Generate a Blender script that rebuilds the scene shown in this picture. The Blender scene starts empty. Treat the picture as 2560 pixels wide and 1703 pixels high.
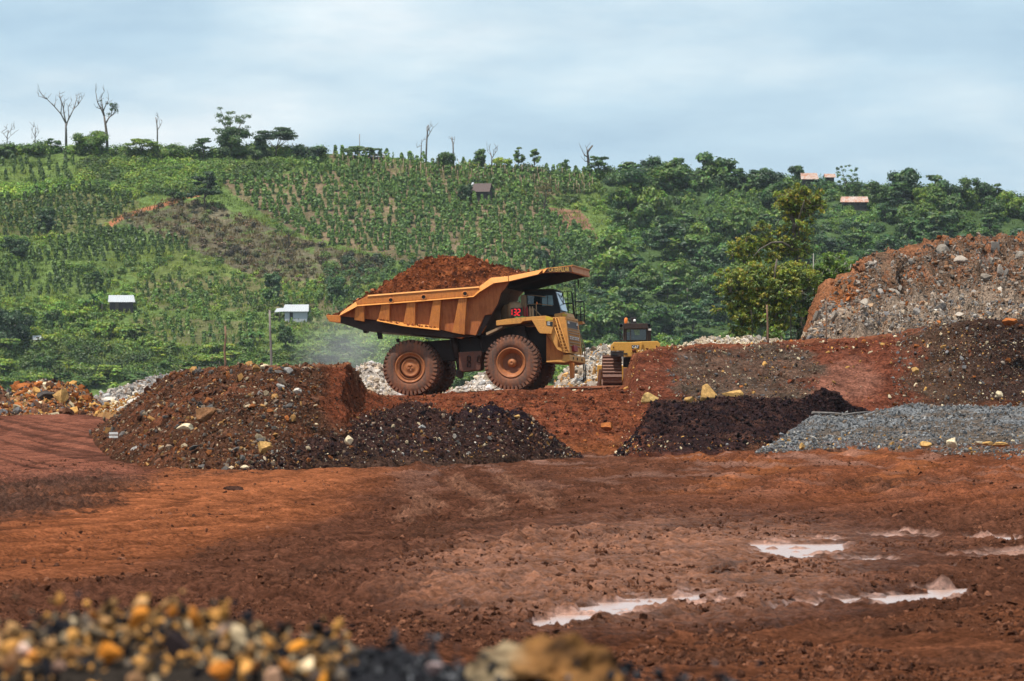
import bpy, bmesh, math, random
import numpy as np
from mathutils import Vector, Matrix

rng = np.random.default_rng(7)
random.seed(7)
SC = bpy.context.scene
COL = SC.collection
F = 200.0 / 36.0 * 2560.0          # focal length in photo pixels
CU, CV = 1280.0, 930.0             # column of the axis, row of the horizon


def P(u, v, Y):
    return np.array([(u - CU) / F * Y, Y, (CV - v) / F * Y])


# ------------------------------------------------------------------ noise
def _hash(ix, iy, iz, seed):
    h = (ix.astype(np.uint32) * np.uint32(374761393) + iy.astype(np.uint32) * np.uint32(668265263)
         + iz.astype(np.uint32) * np.uint32(2147483647) + np.uint32(seed) * np.uint32(1274126177))
    h = (h ^ (h >> np.uint32(13))) * np.uint32(1274126177)
    h = h ^ (h >> np.uint32(16))
    return h


_G = np.random.default_rng(3).normal(size=(256, 3))
_G /= np.linalg.norm(_G, axis=1)[:, None]
_G = _G.astype(np.float32)


def perlin(p, seed=0):
    p = np.asarray(p, dtype=np.float32)
    i = np.floor(p).astype(np.int64)
    f = p - i
    w = f * f * f * (f * (f * 6 - 15) + 10)
    out = np.zeros(len(p), np.float32)
    for dx in (0, 1):
        wx = w[:, 0] if dx else 1 - w[:, 0]
        for dy in (0, 1):
            wy = w[:, 1] if dy else 1 - w[:, 1]
            for dz in (0, 1):
                wz = w[:, 2] if dz else 1 - w[:, 2]
                g = _G[_hash(i[:, 0] + dx, i[:, 1] + dy, i[:, 2] + dz, seed) & np.uint32(255)]
                d = g[:, 0] * (f[:, 0] - dx) + g[:, 1] * (f[:, 1] - dy) + g[:, 2] * (f[:, 2] - dz)
                out += wx * wy * wz * d
    return out * 1.6


def fbm(p, octaves=4, gain=0.5, lac=2.03, seed=0, ridged=False):
    p = np.asarray(p, dtype=np.float32)
    a, s, tot = 1.0, np.zeros(len(p), np.float32), 0.0
    for o in range(octaves):
        n = perlin(p, seed + o)
        if ridged:
            n = 1 - 2 * np.abs(n)
        s += a * n
        tot += a
        a *= gain
        p = p * lac + 17.3
    return s / tot


def sm(x, a, b):
    t = np.clip((np.asarray(x, float) - a) / (b - a), 0, 1)
    return t * t * (3 - 2 * t)


def mixc(a, b, t):
    t = np.clip(t, 0, 1)[:, None]
    return np.asarray(a) * (1 - t) + np.asarray(b) * t


def inpoly(u, v, poly):
    u = np.asarray(u); v = np.asarray(v)
    r = np.zeros(u.shape, bool)
    n = len(poly)
    for k in range(n):
        x1, y1 = poly[k]; x2, y2 = poly[(k + 1) % n]
        c = ((y1 > v) != (y2 > v)) & (u < (x2 - x1) * (v - y1) / ((y2 - y1) or 1e-9) + x1)
        r ^= c
    return r


# ------------------------------------------------------------------ object helpers
def tag(o, label=None, cat=None, group=None, kind=None):
    if label: o['label'] = label
    if cat: o['category'] = cat
    if group: o['group'] = group
    if kind: o['kind'] = kind
    return o


def link(o, parent=None):
    COL.objects.link(o)
    if parent is not None:
        o.parent = parent
    return o


def empty(name, loc=(0, 0, 0), rz=0.0):
    o = bpy.data.objects.new(name, None)
    o.empty_display_size = 0.5
    o.location = Vector([float(c) for c in loc]); o.rotation_euler = (0, 0, rz)
    return link(o)


def mesh_np(name, V, faces, mats, col=None, midx=None, smooth=False, extra=None):
    """faces: a list of int arrays, each (n,3) or (n,4)."""
    V = np.asarray(V, np.float32)
    me = bpy.data.meshes.new(name)
    if not isinstance(faces, (list, tuple)):
        faces = [faces]
    faces = [np.asarray(f, np.int32) for f in faces if len(f)]
    loops = np.concatenate([f.ravel() for f in faces])
    sizes = np.concatenate([np.full(len(f), f.shape[1], np.int32) for f in faces])
    starts = np.concatenate([[0], np.cumsum(sizes)[:-1]]).astype(np.int32)
    me.vertices.add(len(V)); me.vertices.foreach_set('co', V.ravel())
    me.loops.add(len(loops)); me.loops.foreach_set('vertex_index', loops.astype(np.int32))
    me.polygons.add(len(sizes)); me.polygons.foreach_set('loop_start', starts)
    try:
        me.polygons.foreach_set('loop_total', sizes)
    except Exception:
        pass
    if not isinstance(mats, (list, tuple)):
        mats = [mats]
    for m in mats:
        me.materials.append(m)
    if midx is not None:
        me.polygons.foreach_set('material_index', np.asarray(midx, np.int32))
    me.polygons.foreach_set('use_smooth', np.full(len(sizes), bool(smooth)))
    if col is not None:
        a = me.color_attributes.new('Col', 'FLOAT_COLOR', 'POINT')
        c = np.ones((len(V), 4), np.float32); c[:, :3] = col
        a.data.foreach_set('color', c.ravel())
    if extra:
        for k, arr in extra.items():
            a = me.attributes.new(k, 'FLOAT', 'POINT')
            a.data.foreach_set('value', np.asarray(arr, np.float32))
    me.update(calc_edges=True)
    me.validate()
    return me


def obj_np(name, V, faces, mats, parent=None, **k):
    return link(bpy.data.objects.new(name, mesh_np(name, V, faces, mats, **k)), parent)


def grid_faces(nr, nc, off=0):
    r, c = np.meshgrid(np.arange(nr - 1), np.arange(nc - 1), indexing='ij')
    a = (r * nc + c).ravel() + off
    return np.stack([a, a + 1, a + nc + 1, a + nc], 1)


class MB:
    """collects simple solids, then links them as one mesh object"""
    def __init__(self):
        self.v = []; self.f = []; self.s = []

    def add(self, vs, fs, smooth=False):
        o = len(self.v)
        self.v += [tuple(float(c) for c in p) for p in vs]
        for f in fs:
            self.f.append(tuple(i + o for i in f)); self.s.append(smooth)
        return self

    def box(self, c, s, rot=None):
        vs = []
        for x in (-.5, .5):
            for y in (-.5, .5):
                for z in (-.5, .5):
                    p = Vector((x * s[0], y * s[1], z * s[2]))
                    if rot is not None: p = rot @ p
                    vs.append(Vector(c) + p)
        return self.add(vs, [(0, 1, 3, 2), (4, 6, 7, 5), (0, 4, 5, 1), (2, 3, 7, 6), (0, 2, 6, 4), (1, 5, 7, 3)])

    def hull2(self, A, B):
        """solid between two matching loops of points"""
        n = len(A)
        fs = [tuple(range(n)), tuple(range(2 * n - 1, n - 1, -1))]
        for i in range(n):
            j = (i + 1) % n
            fs.append((i, i + n, j + n, j))
        return self.add(list(A) + list(B), fs)

    def tube(self, pts, r, n=6, caps=True):
        pts = [Vector([float(c) for c in p]) for p in pts]
        m = len(pts)
        rs = r if isinstance(r, (list, tuple)) else [r] * m
        vs = []; fs = []
        up = Vector((0.13, 0.21, 1)).normalized()
        for i, p in enumerate(pts):
            d = (pts[min(i + 1, m - 1)] - pts[max(i - 1, 0)])
            d = d.normalized() if d.length > 1e-9 else Vector((0, 0, 1))
            a = d.cross(up)
            if a.length < 1e-3: a = d.cross(Vector((1, 0, 0)))
            a.normalize(); b = d.cross(a)
            for k in range(n):
                t = 2 * math.pi * k / n
                vs.append(p + (a * math.cos(t) + b * math.sin(t)) * rs[i])
        for i in range(m - 1):
            for k in range(n):
                j = (k + 1) % n
                fs.append((i * n + k, i * n + j, (i + 1) * n + j, (i + 1) * n + k))
        self.add(vs, fs, True)
        if caps:
            self.add(vs[:n], [tuple(range(n - 1, -1, -1))])
            self.add(vs[-n:], [tuple(range(n))])
        return self

    def lathe(self, prof, c, axis='y', n=48, close=False):
        """prof: list of (radius, along-axis)"""
        vs = []; fs = []
        for (r, h) in prof:
            for k in range(n):
                t = 2 * math.pi * k / n
                if axis == 'y': vs.append((c[0] + r * math.cos(t), c[1] + h, c[2] + r * math.sin(t)))
                else: vs.append((c[0] + r * math.cos(t), c[1] + r * math.sin(t), c[2] + h))
        m = len(prof)
        for i in range(m if close else m - 1):
            i2 = (i + 1) % m
            for k in range(n):
                j = (k + 1) % n
                fs.append((i * n + k, i * n + j, i2 * n + j, i2 * n + k))
        return self.add(vs, fs, True)

    def mesh(self, name, mat, bevel=0.0):
        me = bpy.data.meshes.new(name)
        bm = bmesh.new()
        bv = [bm.verts.new(p) for p in self.v]
        for f, s in zip(self.f, self.s):
            try:
                fc = bm.faces.new([bv[i] for i in f]); fc.smooth = s
            except ValueError:
                pass
        bmesh.ops.remove_doubles(bm, verts=bm.verts, dist=1e-5)
        bmesh.ops.recalc_face_normals(bm, faces=bm.faces)
        if bevel:
            es = [e for e in bm.edges if len(e.link_faces) == 2 and e.calc_face_angle(0) > 0.6]
            bmesh.ops.bevel(bm, geom=es, offset=bevel, segments=2, profile=0.6, affect='EDGES', clamp_overlap=True)
        bm.to_mesh(me); bm.free()
        for m in (mat if isinstance(mat, (list, tuple)) else [mat]): me.materials.append(m)
        return me

    def build(self, name, mat, parent=None, bevel=0.0):
        return link(bpy.data.objects.new(name, self.mesh(name, mat, bevel)), parent)


# ------------------------------------------------------------------ materials
def new_mat(name):
    m = bpy.data.materials.new(name); m.use_nodes = True
    nt = m.node_tree
    for n in list(nt.nodes): nt.nodes.remove(n)
    out = nt.nodes.new('ShaderNodeOutputMaterial')
    return m, nt, out


def N(nt, typ, **kw):
    n = nt.nodes.new(typ)
    for k, v in kw.items():
        if k in n.inputs: n.inputs[k].default_value = v
        else: setattr(n, k, v)
    return n


def ramp(nt, fac, stops):
    r = nt.nodes.new('ShaderNodeValToRGB')
    while len(r.color_ramp.elements) > 1: r.color_ramp.elements.remove(r.color_ramp.elements[0])
    r.color_ramp.elements[0].position = stops[0][0]
    for i, (p, c) in enumerate(stops):
        e = r.color_ramp.elements[0] if i == 0 else r.color_ramp.elements.new(p)
        e.color = tuple(c) + (1,) if len(c) == 3 else c
    nt.links.new(fac, r.inputs['Fac'])
    return r


def noise(nt, vec, scale, detail=6, rough=0.6):
    n = N(nt, 'ShaderNodeTexNoise'); n.inputs['Scale'].default_value = scale
    n.inputs['Detail'].default_value = detail; n.inputs['Roughness'].default_value = rough
    nt.links.new(vec, n.inputs['Vector'])
    return n


def mul(nt, a, b):
    m = nt.nodes.new('ShaderNodeMix'); m.data_type = 'RGBA'; m.blend_type = 'MULTIPLY'
    m.inputs['Factor'].default_value = 1
    nt.links.new(a, m.inputs['A']); nt.links.new(b, m.inputs['B'])
    return m.outputs['Result']


def mixn(nt, fac, a, b):
    m = nt.nodes.new('ShaderNodeMix'); m.data_type = 'RGBA'
    nt.links.new(fac, m.inputs['Factor'])
    for s, x in (('A', a), ('B', b)):
        if isinstance(x, (tuple, list)): m.inputs[s].default_value = tuple(x) + (1,)
        else: nt.links.new(x, m.inputs[s])
    return m.outputs['Result']


def soil_mat(name, s1=1.0, s2=12.0, bump=0.5, bdist=0.1, rough=0.95, wet=False, lo=0.6, hi=1.35, spec=0.0, tight=0.13):
    """earth or stone: colour attribute varied by two scales of noise, roughened with bump"""
    m, nt, out = new_mat(name)
    at = N(nt, 'ShaderNodeAttribute'); at.attribute_name = 'Col'
    tc = N(nt, 'ShaderNodeTexCoord')
    n1 = noise(nt, tc.outputs['Object'], s1, 8, 0.65); n2 = noise(nt, tc.outputs['Object'], s2, 6, 0.7)
    r1 = ramp(nt, n1.outputs['Fac'], [(0.3, (lo, lo, lo)), (0.7, (hi, hi * .98, hi * .95))])
    r2 = ramp(nt, n2.outputs['Fac'], [(0.5 - tight, (lo, lo, lo)), (0.5 + tight, (hi, hi, hi))])
    c = mul(nt, mul(nt, at.outputs['Color'], r1.outputs['Color']), r2.outputs['Color'])
    b = N(nt, 'ShaderNodeBsdfPrincipled')
    nt.links.new(c, b.inputs['Base Color'])
    b.inputs['Roughness'].default_value = rough
    b.inputs['Specular IOR Level'].default_value = spec
    if wet:
        w = N(nt, 'ShaderNodeAttribute'); w.attribute_name = 'Wet'
        mr = N(nt, 'ShaderNodeMapRange'); nt.links.new(w.outputs['Fac'], mr.inputs['Value'])
        mr.inputs['To Min'].default_value = rough; mr.inputs['To Max'].default_value = 0.42
        nt.links.new(mr.outputs['Result'], b.inputs['Roughness'])
        ms = N(nt, 'ShaderNodeMapRange'); nt.links.new(w.outputs['Fac'], ms.inputs['Value'])
        ms.inputs['To Min'].default_value = spec; ms.inputs['To Max'].default_value = 0.35
        nt.links.new(ms.outputs['Result'], b.inputs['Specular IOR Level'])
    bp = N(nt, 'ShaderNodeBump'); bp.inputs['Strength'].default_value = bump; bp.inputs['Distance'].default_value = bdist
    nt.links.new(n2.outputs['Fac'], bp.inputs['Height'])
    nt.links.new(bp.outputs['Normal'], b.inputs['Normal'])
    nt.links.new(b.outputs['BSDF'], out.inputs['Surface'])
    return m


def paint_mat(name, base, dust=(0.30, 0.115, 0.045), amount=0.5, rough=0.55, metal=0.0, scale=1.3, up=0.25):
    """machine paint, dulled by patches of earth that also settle on upward faces"""
    m, nt, out = new_mat(name)
    tc = N(nt, 'ShaderNodeTexCoord')
    n1 = noise(nt, tc.outputs['Object'], scale, 8, 0.7)
    n2 = noise(nt, tc.outputs['Object'], scale * 9, 5, 0.7)
    mp = N(nt, 'ShaderNodeMapping'); mp.inputs['Scale'].default_value = (5, 5, 0.5)
    nt.links.new(tc.outputs['Object'], mp.inputs['Vector'])
    n3 = noise(nt, mp.outputs['Vector'], scale * 1.5, 4, 0.6)
    add = N(nt, 'ShaderNodeMath', operation='ADD'); nt.links.new(n1.outputs['Fac'], add.inputs[0]); nt.links.new(n3.outputs['Fac'], add.inputs[1])
    add2 = N(nt, 'ShaderNodeMath', operation='MULTIPLY_ADD'); nt.links.new(n2.outputs['Fac'], add2.inputs[0])
    add2.inputs[1].default_value = 0.4; nt.links.new(add.outputs[0], add2.inputs[2])
    mr = N(nt, 'ShaderNodeMapRange'); nt.links.new(add2.outputs[0], mr.inputs['Value'])
    mr.inputs['From Min'].default_value = 1.75 - amount * 1.1; mr.inputs['From Max'].default_value = 2.05 - amount * 1.1
    g = N(nt, 'ShaderNodeNewGeometry')
    sp = N(nt, 'ShaderNodeSeparateXYZ'); nt.links.new(g.outputs['True Normal'], sp.inputs[0])
    mu = N(nt, 'ShaderNodeMapRange'); nt.links.new(sp.outputs['Z'], mu.inputs['Value'])
    mu.inputs['From Min'].default_value = 0.55; mu.inputs['From Max'].default_value = 1.0; mu.inputs['To Max'].default_value = up
    mx = N(nt, 'ShaderNodeMath', operation='MAXIMUM'); nt.links.new(mr.outputs['Result'], mx.inputs[0]); nt.links.new(mu.outputs['Result'], mx.inputs[1])
    vr = ramp(nt, n2.outputs['Fac'], [(0.3, (0.8, 0.8, 0.8)), (0.7, (1.15, 1.15, 1.15))])
    c = mul(nt, mixn(nt, mx.outputs[0], base, dust), vr.outputs['Color'])
    b = N(nt, 'ShaderNodeBsdfPrincipled'); nt.links.new(c, b.inputs['Base Color'])
    b.inputs['Metallic'].default_value = metal
    rr = N(nt, 'ShaderNodeMapRange'); nt.links.new(mx.outputs[0], rr.inputs['Value'])
    rr.inputs['To Min'].default_value = rough; rr.inputs['To Max'].default_value = 0.95
    nt.links.new(rr.outputs['Result'], b.inputs['Roughness'])
    b.inputs['Specular IOR Level'].default_value = 0.3
    bp = N(nt, 'ShaderNodeBump'); bp.inputs['Strength'].default_value = 0.25; bp.inputs['Distance'].default_value = 0.02
    nt.links.new(n2.outputs['Fac'], bp.inputs['Height']); nt.links.new(bp.outputs['Normal'], b.inputs['Normal'])
    nt.links.new(b.outputs['BSDF'], out.inputs['Surface'])
    return m


def leaf_mat(name, tint=(1, 1, 1), trans=0.3, vary=0.25):
    """leaves: colour attribute, varied from plant to plant, letting some light through"""
    m, nt, out = new_mat(name)
    at = N(nt, 'ShaderNodeAttribute'); at.attribute_name = 'Col'
    oi = N(nt, 'ShaderNodeObjectInfo')
    rr = ramp(nt, oi.outputs['Random'], [(0, (1 - vary, 1 - vary * .8, 1 - vary * .6)), (0.5, (1, 1, 1)), (1, (1 + vary * 1.5, 1 + vary, 1))])
    tn = N(nt, 'ShaderNodeRGB'); tn.outputs[0].default_value = tuple(tint) + (1,)
    c = mul(nt, mul(nt, at.outputs['Color'], rr.outputs['Color']), tn.outputs[0])
    d = N(nt, 'ShaderNodeBsdfDiffuse'); t = N(nt, 'ShaderNodeBsdfTranslucent')
    gl = N(nt, 'ShaderNodeBsdfGlossy'); gl.inputs['Roughness'].default_value = 0.5
    gl.inputs['Color'].default_value = (1, 1, 1, 1)
    nt.links.new(c, d.inputs['Color']); nt.links.new(c, t.inputs['Color'])
    mx = N(nt, 'ShaderNodeMixShader'); mx.inputs[0].default_value = trans
    nt.links.new(d.outputs[0], mx.inputs[1]); nt.links.new(t.outputs[0], mx.inputs[2])
    m2 = N(nt, 'ShaderNodeMixShader'); m2.inputs[0].default_value = 0.03
    nt.links.new(mx.outputs[0], m2.inputs[1]); nt.links.new(gl.outputs[0], m2.inputs[2])
    nt.links.new(m2.outputs[0], out.inputs['Surface'])
    return m


def plain_mat(name, color, rough=0.6, metal=0.0, emit=None, estr=0.0, var=0.2, scale=6.0, spec=0.4, trans=0.0):
    m, nt, out = new_mat(name)
    tc = N(nt, 'ShaderNodeTexCoord'); n1 = noise(nt, tc.outputs['Object'], scale, 5, 0.65)
    r = ramp(nt, n1.outputs['Fac'], [(0.3, tuple(c * (1 - var) for c in color)), (0.7, tuple(c * (1 + var) for c in color))])
    b = N(nt, 'ShaderNodeBsdfPrincipled'); nt.links.new(r.outputs['Color'], b.inputs['Base Color'])
    b.inputs['Roughness'].default_value = rough; b.inputs['Metallic'].default_value = metal
    b.inputs['Specular IOR Level'].default_value = spec
    if trans: b.inputs['Transmission Weight'].default_value = trans
    if emit:
        b.inputs['Emission Color'].default_value = tuple(emit) + (1,); b.inputs['Emission Strength'].default_value = estr
    nt.links.new(b.outputs['BSDF'], out.inputs['Surface'])
    return m


# ------------------------------------------------------------------ rocks
def ico(sub):
    bm = bmesh.new(); bmesh.ops.create_icosphere(bm, subdivisions=sub, radius=1.0)
    bm.verts.ensure_lookup_table()
    V = np.array([v.co[:] for v in bm.verts]); Fc = np.array([[v.index for v in f.verts] for f in bm.faces]); bm.free()
    return V, Fc


ICO1, ICO2, ICO3 = ico(1), ico(2), ico(3)


def rock_shape(base, r, cuts=7, keep=(0.45, 0.85), rough=0.0, seed=0):
    """an angular lump: a ball trimmed by random planes"""
    V = base[0].copy()
    for k in range(cuts):
        n = r.normal(size=3); n /= np.linalg.norm(n); d = r.uniform(*keep)
        h = V @ n; V -= np.outer(np.maximum(h - d, 0), n)
    if rough:
        V *= (1 + rough * fbm(V * 2.2 + seed * 7.7, 4, seed=seed))[:, None]
    return V * (1, r.uniform(.75, 1.1), r.uniform(.6, .95))


ROCKS1 = [rock_shape(ICO1, rng, 8, (.28, .72)) * (1.25, 1, .85) for _ in range(16)]
ROCKS2 = [rock_shape(ICO2, rng, 10, (.32, .75), .06, k) * (1.2, 1, .85) for k in range(14)]


def rand_rot(r, n):
    q = r.normal(size=(n, 4)); q /= np.linalg.norm(q, axis=1)[:, None]
    w, x, y, z = q.T
    return np.stack([1 - 2 * (y * y + z * z), 2 * (x * y - z * w), 2 * (x * z + y * w), 2 * (x * y + z * w), 1 - 2 * (x * x + z * z),
                     2 * (y * z - x * w), 2 * (x * z - y * w), 2 * (y * z + x * w), 1 - 2 * (x * x + y * y)], 1).reshape(n, 3, 3)


def scatter_rocks(pts, sizes, cols, r, fine=False):
    """returns V, F, C of many stones as arrays"""
    lib, base = (ROCKS2, ICO2) if fine else (ROCKS1, ICO1)
    n = len(pts); R = rand_rot(r, n); k = r.integers(0, len(lib), n)
    S = np.stack(lib)[k]
    V = np.einsum('nij,nkj->nki', R, S) * np.asarray(sizes)[:, None, None] + np.asarray(pts)[:, None, :]
    m = V.shape[1]
    Fc = (base[1][None] + (np.arange(n) * m)[:, None, None]).reshape(-1, 3)
    C = np.repeat(np.asarray(cols), m, axis=0)
    return V.reshape(-1, 3), Fc, C


def pick(pal, w, n, r, var=0.2):
    pal = np.asarray(pal); k = r.choice(len(pal), n, p=np.asarray(w) / np.sum(w))
    return pal[k] * (1 + var * r.uniform(-1, 1, (n, 1)))


# ------------------------------------------------------------------ leaves
def leaf_cloud(blobs, dens, size, r, pal, flat=0.5, shell=0.55, var=0.25, aspect=0.6):
    """blobs: (cx,cy,cz,rx,ry,rz); many small leaf-sized faces in each lump's outer volume"""
    Vs, Cs = [], []
    pal = np.asarray(pal)
    for b in blobs:
        c = np.array(b[:3]); rad = np.array(b[3:6])
        n = max(6, int(dens * (rad[0] * rad[1] + rad[0] * rad[2] + rad[1] * rad[2]) / 3))
        d = r.normal(size=(n, 3)); d /= np.linalg.norm(d, axis=1)[:, None]
        rr = (shell + (1 - shell) * r.random(n)) ** 1.0
        p = c + d * rad * rr[:, None] * (1 + .18 * r.normal(size=(n, 1)))
        nn = d + r.normal(size=(n, 3)) * 0.42 + np.array([0, 0, flat])
        nn /= np.linalg.norm(nn, axis=1)[:, None]
        t = np.cross(nn, r.normal(size=(n, 3))); t /= np.linalg.norm(t, axis=1)[:, None]
        bt = np.cross(nn, t)
        s = size * r.uniform(.6, 1.4, (n, 1))
        a, e = t * s, bt * s * aspect
        q = np.stack([p - a, p - e, p + a * .9 - nn * s * .25, p + e], 1)
        Vs.append(q.reshape(-1, 3))
        col = pal[r.integers(0, len(pal))] * (1 + var * r.normal(size=(n, 1)) * .6) * (1 + .12 * r.normal(size=(n, 3)))
        Cs.append(np.repeat(np.clip(col, .004, 1), 4, axis=0))
    V = np.concatenate(Vs); C = np.concatenate(Cs)
    Fc = np.arange(len(V)).reshape(-1, 4)
    return V, Fc, C


def merge(parts):
    Vs, Fs, Cs, o = [], [], [], 0
    for V, Fc, C in parts:
        Vs.append(V); Fs.append(Fc + o); Cs.append(C); o += len(V)
    return np.concatenate(Vs), Fs, np.concatenate(Cs)


# ------------------------------------------------------------------ text
def text_into(mb, body, o, right, up, width, height, lift=0.004, bold=0.0):
    """letters laid on a plane: o is the lower left corner"""
    cu = bpy.data.curves.new('lettering', 'FONT'); cu.body = body; cu.resolution_u = 2; cu.offset = bold
    ob = bpy.data.objects.new('lettering', cu); COL.objects.link(ob)
    bpy.context.view_layer.update()
    me = bpy.data.meshes.new_from_object(ob.evaluated_get(bpy.context.evaluated_depsgraph_get()))
    V = np.array([v.co[:] for v in me.vertices]); fs = [tuple(p.vertices) for p in me.polygons]
    bpy.data.objects.remove(ob); bpy.data.curves.remove(cu); bpy.data.meshes.remove(me)
    V[:, 0] -= V[:, 0].min(); V[:, 1] -= V[:, 1].min()
    V[:, 0] *= width / V[:, 0].max(); V[:, 1] *= height / V[:, 1].max()
    right = Vector(right).normalized(); up = Vector(up); up = (up - right * up.dot(right)).normalized(); nn = right.cross(up)
    o = Vector(o)
    mb.add([o + right * float(a) + up * float(b) + nn * lift for a, b, _ in V], fs)
# ================================================================== materials for earth
M_MUD = soil_mat('wet_mud', 0.6, 9.0, 1.0, 0.10, 0.95, wet=True, lo=0.55, hi=1.45)
M_SOIL = soil_mat('loose_soil', 1.1, 7.0, 1.0, 0.22, 0.95, lo=.42, hi=1.5)
M_DARK = soil_mat('dark_soil', 1.2, 7.0, 1.0, 0.22, 0.9, lo=.4, hi=1.5)
M_STONE = soil_mat('broken_stone', 1.5, 14.0, 0.6, 0.05, 0.85, lo=0.75, hi=1.2)
M_SMALLSTONE = soil_mat('pebble_stone', 12.0, 60.0, 0.4, 0.01, 0.8, lo=0.7, hi=1.2)
M_LUMP = soil_mat('earth_lump', 2.0, 14.0, 0.9, 0.06, 0.95)
M_HILL = soil_mat('hill_ground', 0.06, 0.9, 1.0, 0.5, 0.98, lo=0.65, hi=1.35)

RED = (0.175, 0.050, 0.025); ORANGE = (0.37, 0.112, 0.04); DKBROWN = (0.085, 0.041, 0.028); PURPLE = (0.055, 0.028, 0.024)
GREY = (0.165, 0.155, 0.155); PALE = (0.44, 0.34, 0.25); GOLD = (0.50, 0.27, 0.085); CREAM = (0.62, 0.50, 0.33); BROWN = (0.15, 0.068, 0.04)
WHITE = (0.56, 0.49, 0.42); BLUEGREY = (0.20, 0.202, 0.21); RUST = (0.33, 0.11, 0.035)
STONE_PAL = [(.14, .125, .115), (.42, .32, .21), (.33, .175, .065), (.22, .08, .03), (.12, .055, .034), (0.22, 0.155, 0.11)]

# ================================================================== pit floor
PUDDLES = [(2002, 1378, 118, 30, -0.02), (1580, 1520, 190, 22, -0.16), (1400, 1556, 130, 13, -0.14), (1790, 1511, 70, 9, -0.1), (2090, 1508, 150, 11, -0.09),
           (2310, 1494, 125, 17, -0.13), (2470, 1347, 75, 9, 0.05), (2490, 1389, 130, 9, -0.05), (2190, 1403, 80, 8, 0.0), (2280, 1342, 120, 7, 0.02), (2330, 1425, 60, 6, 0.0)]


def base_z(X, Y):
    u = X / Y * F + CU
    z = -3.5 + 0.36 * sm(u, 1450, 2100) * sm(Y, 190, 226)
    z = z + 1.35 * sm(Y, 195, 315) * sm(-u, -440, -210)
    return z


def uv0(X, Y):
    return X / Y * F + CU, CV - base_z(X, Y) * F / Y


def ell(u, v, cu, cv, ru, rv, slope=0.0):
    du = u - cu; dv = v - cv - slope * du
    return np.sqrt((du / ru) ** 2 + (dv / rv) ** 2)


def curve_c(X, Y):
    """across-track coordinate of the sweeping haul tracks"""
    return X - (0.47 * (Y - 80) - 0.0019 * (Y - 80) ** 2) * (Y < 200) - (0.47 * 120 - 0.0019 * 14400) * (Y >= 200)


def floor_relief(X, Y):
    u, v = uv0(X, Y)
    p = np.stack([X, Y, np.zeros_like(X)], 1)
    c = curve_c(X, Y)
    w = perlin(p * 0.05, 91)
    rut = fbm(np.stack([c * 0.9 + w * 2, Y * 0.015, np.zeros_like(c)], 1), 4, seed=40)
    clod = fbm(p * (1.35, 1.1, 1), 4, 0.55, seed=50)
    fine = fbm(p * (4.2, 3.4, 1), 4, 0.62, seed=60)
    zone = 0.45 + 0.55 * sm(perlin(p * (.12, .05, 1), 70), -.2, .35)
    smooth = 1 - 0.5 * sm(1.3 - ell(u + 60 * w, v + 12 * w, 430, 1300, 560, 120, -0.2), 0, .5)   # graded strip
    road = sm(-u, -420, -250) * sm(-v, -1225, -1200)
    amp = zone * smooth * (1 - .6 * road)
    rut2 = fbm(np.stack([c * 2.4 + w * 1.5, Y * 0.03, np.zeros_like(c)], 1), 3, .6, seed=45, ridged=True)
    h = 0.085 * rut * (0.7 + .5 * smooth) + 0.045 * rut2 * sm(perlin(p * (.06, .03, 1), 46), -.25, .2) + amp * (0.14 * clod + 0.20 * np.maximum(clod - .08, 0) + 0.062 * fine + .10 * np.maximum(fine - .08, 0))
    for c0 in (-31.5, -29.2, -25.6, -23.2, -21.0, -16.4, -14.0, -11.2, -6.5, -3.9, 2.2, 4.8):
        dd = np.abs(c - c0 + 1.1 * w); tread = .75 + .25 * np.sin(Y * 5.2 + 3 * c)
        h = h + sm(perlin(p * (.03, .025, 1) + c0, 47), -.35, .1) * (-.11 * np.exp(-(dd / .34) ** 2) * tread + .075 * np.exp(-((dd - .62) / .22) ** 2) * (.6 + clod))
    pm = np.zeros_like(X)
    wob = fbm(p * (1.1, .22, 1), 3, .55, seed=80); wob2 = fbm(p * (.55, .75, 1), 4, .65, seed=95); streak = fbm(p * (.55, .9, 1), 3, .6, seed=98) + .1
    for k, (cu, cv, ru, rv, s) in enumerate(PUDDLES):
        d = ell(u + 60 * wob, v + rv * 1.5 * wob2, cu, cv, ru, rv, s)
        pm = np.maximum(pm, sm(1.25 - d, 0, 0.45) * (.25 + .75 * sm(streak + .12, -.25, .02)))
    h = h * (1 - .2 * pm) + 0.055 - 0.142 * pm
    return h, pm, rut, clod, w, fine


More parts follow.
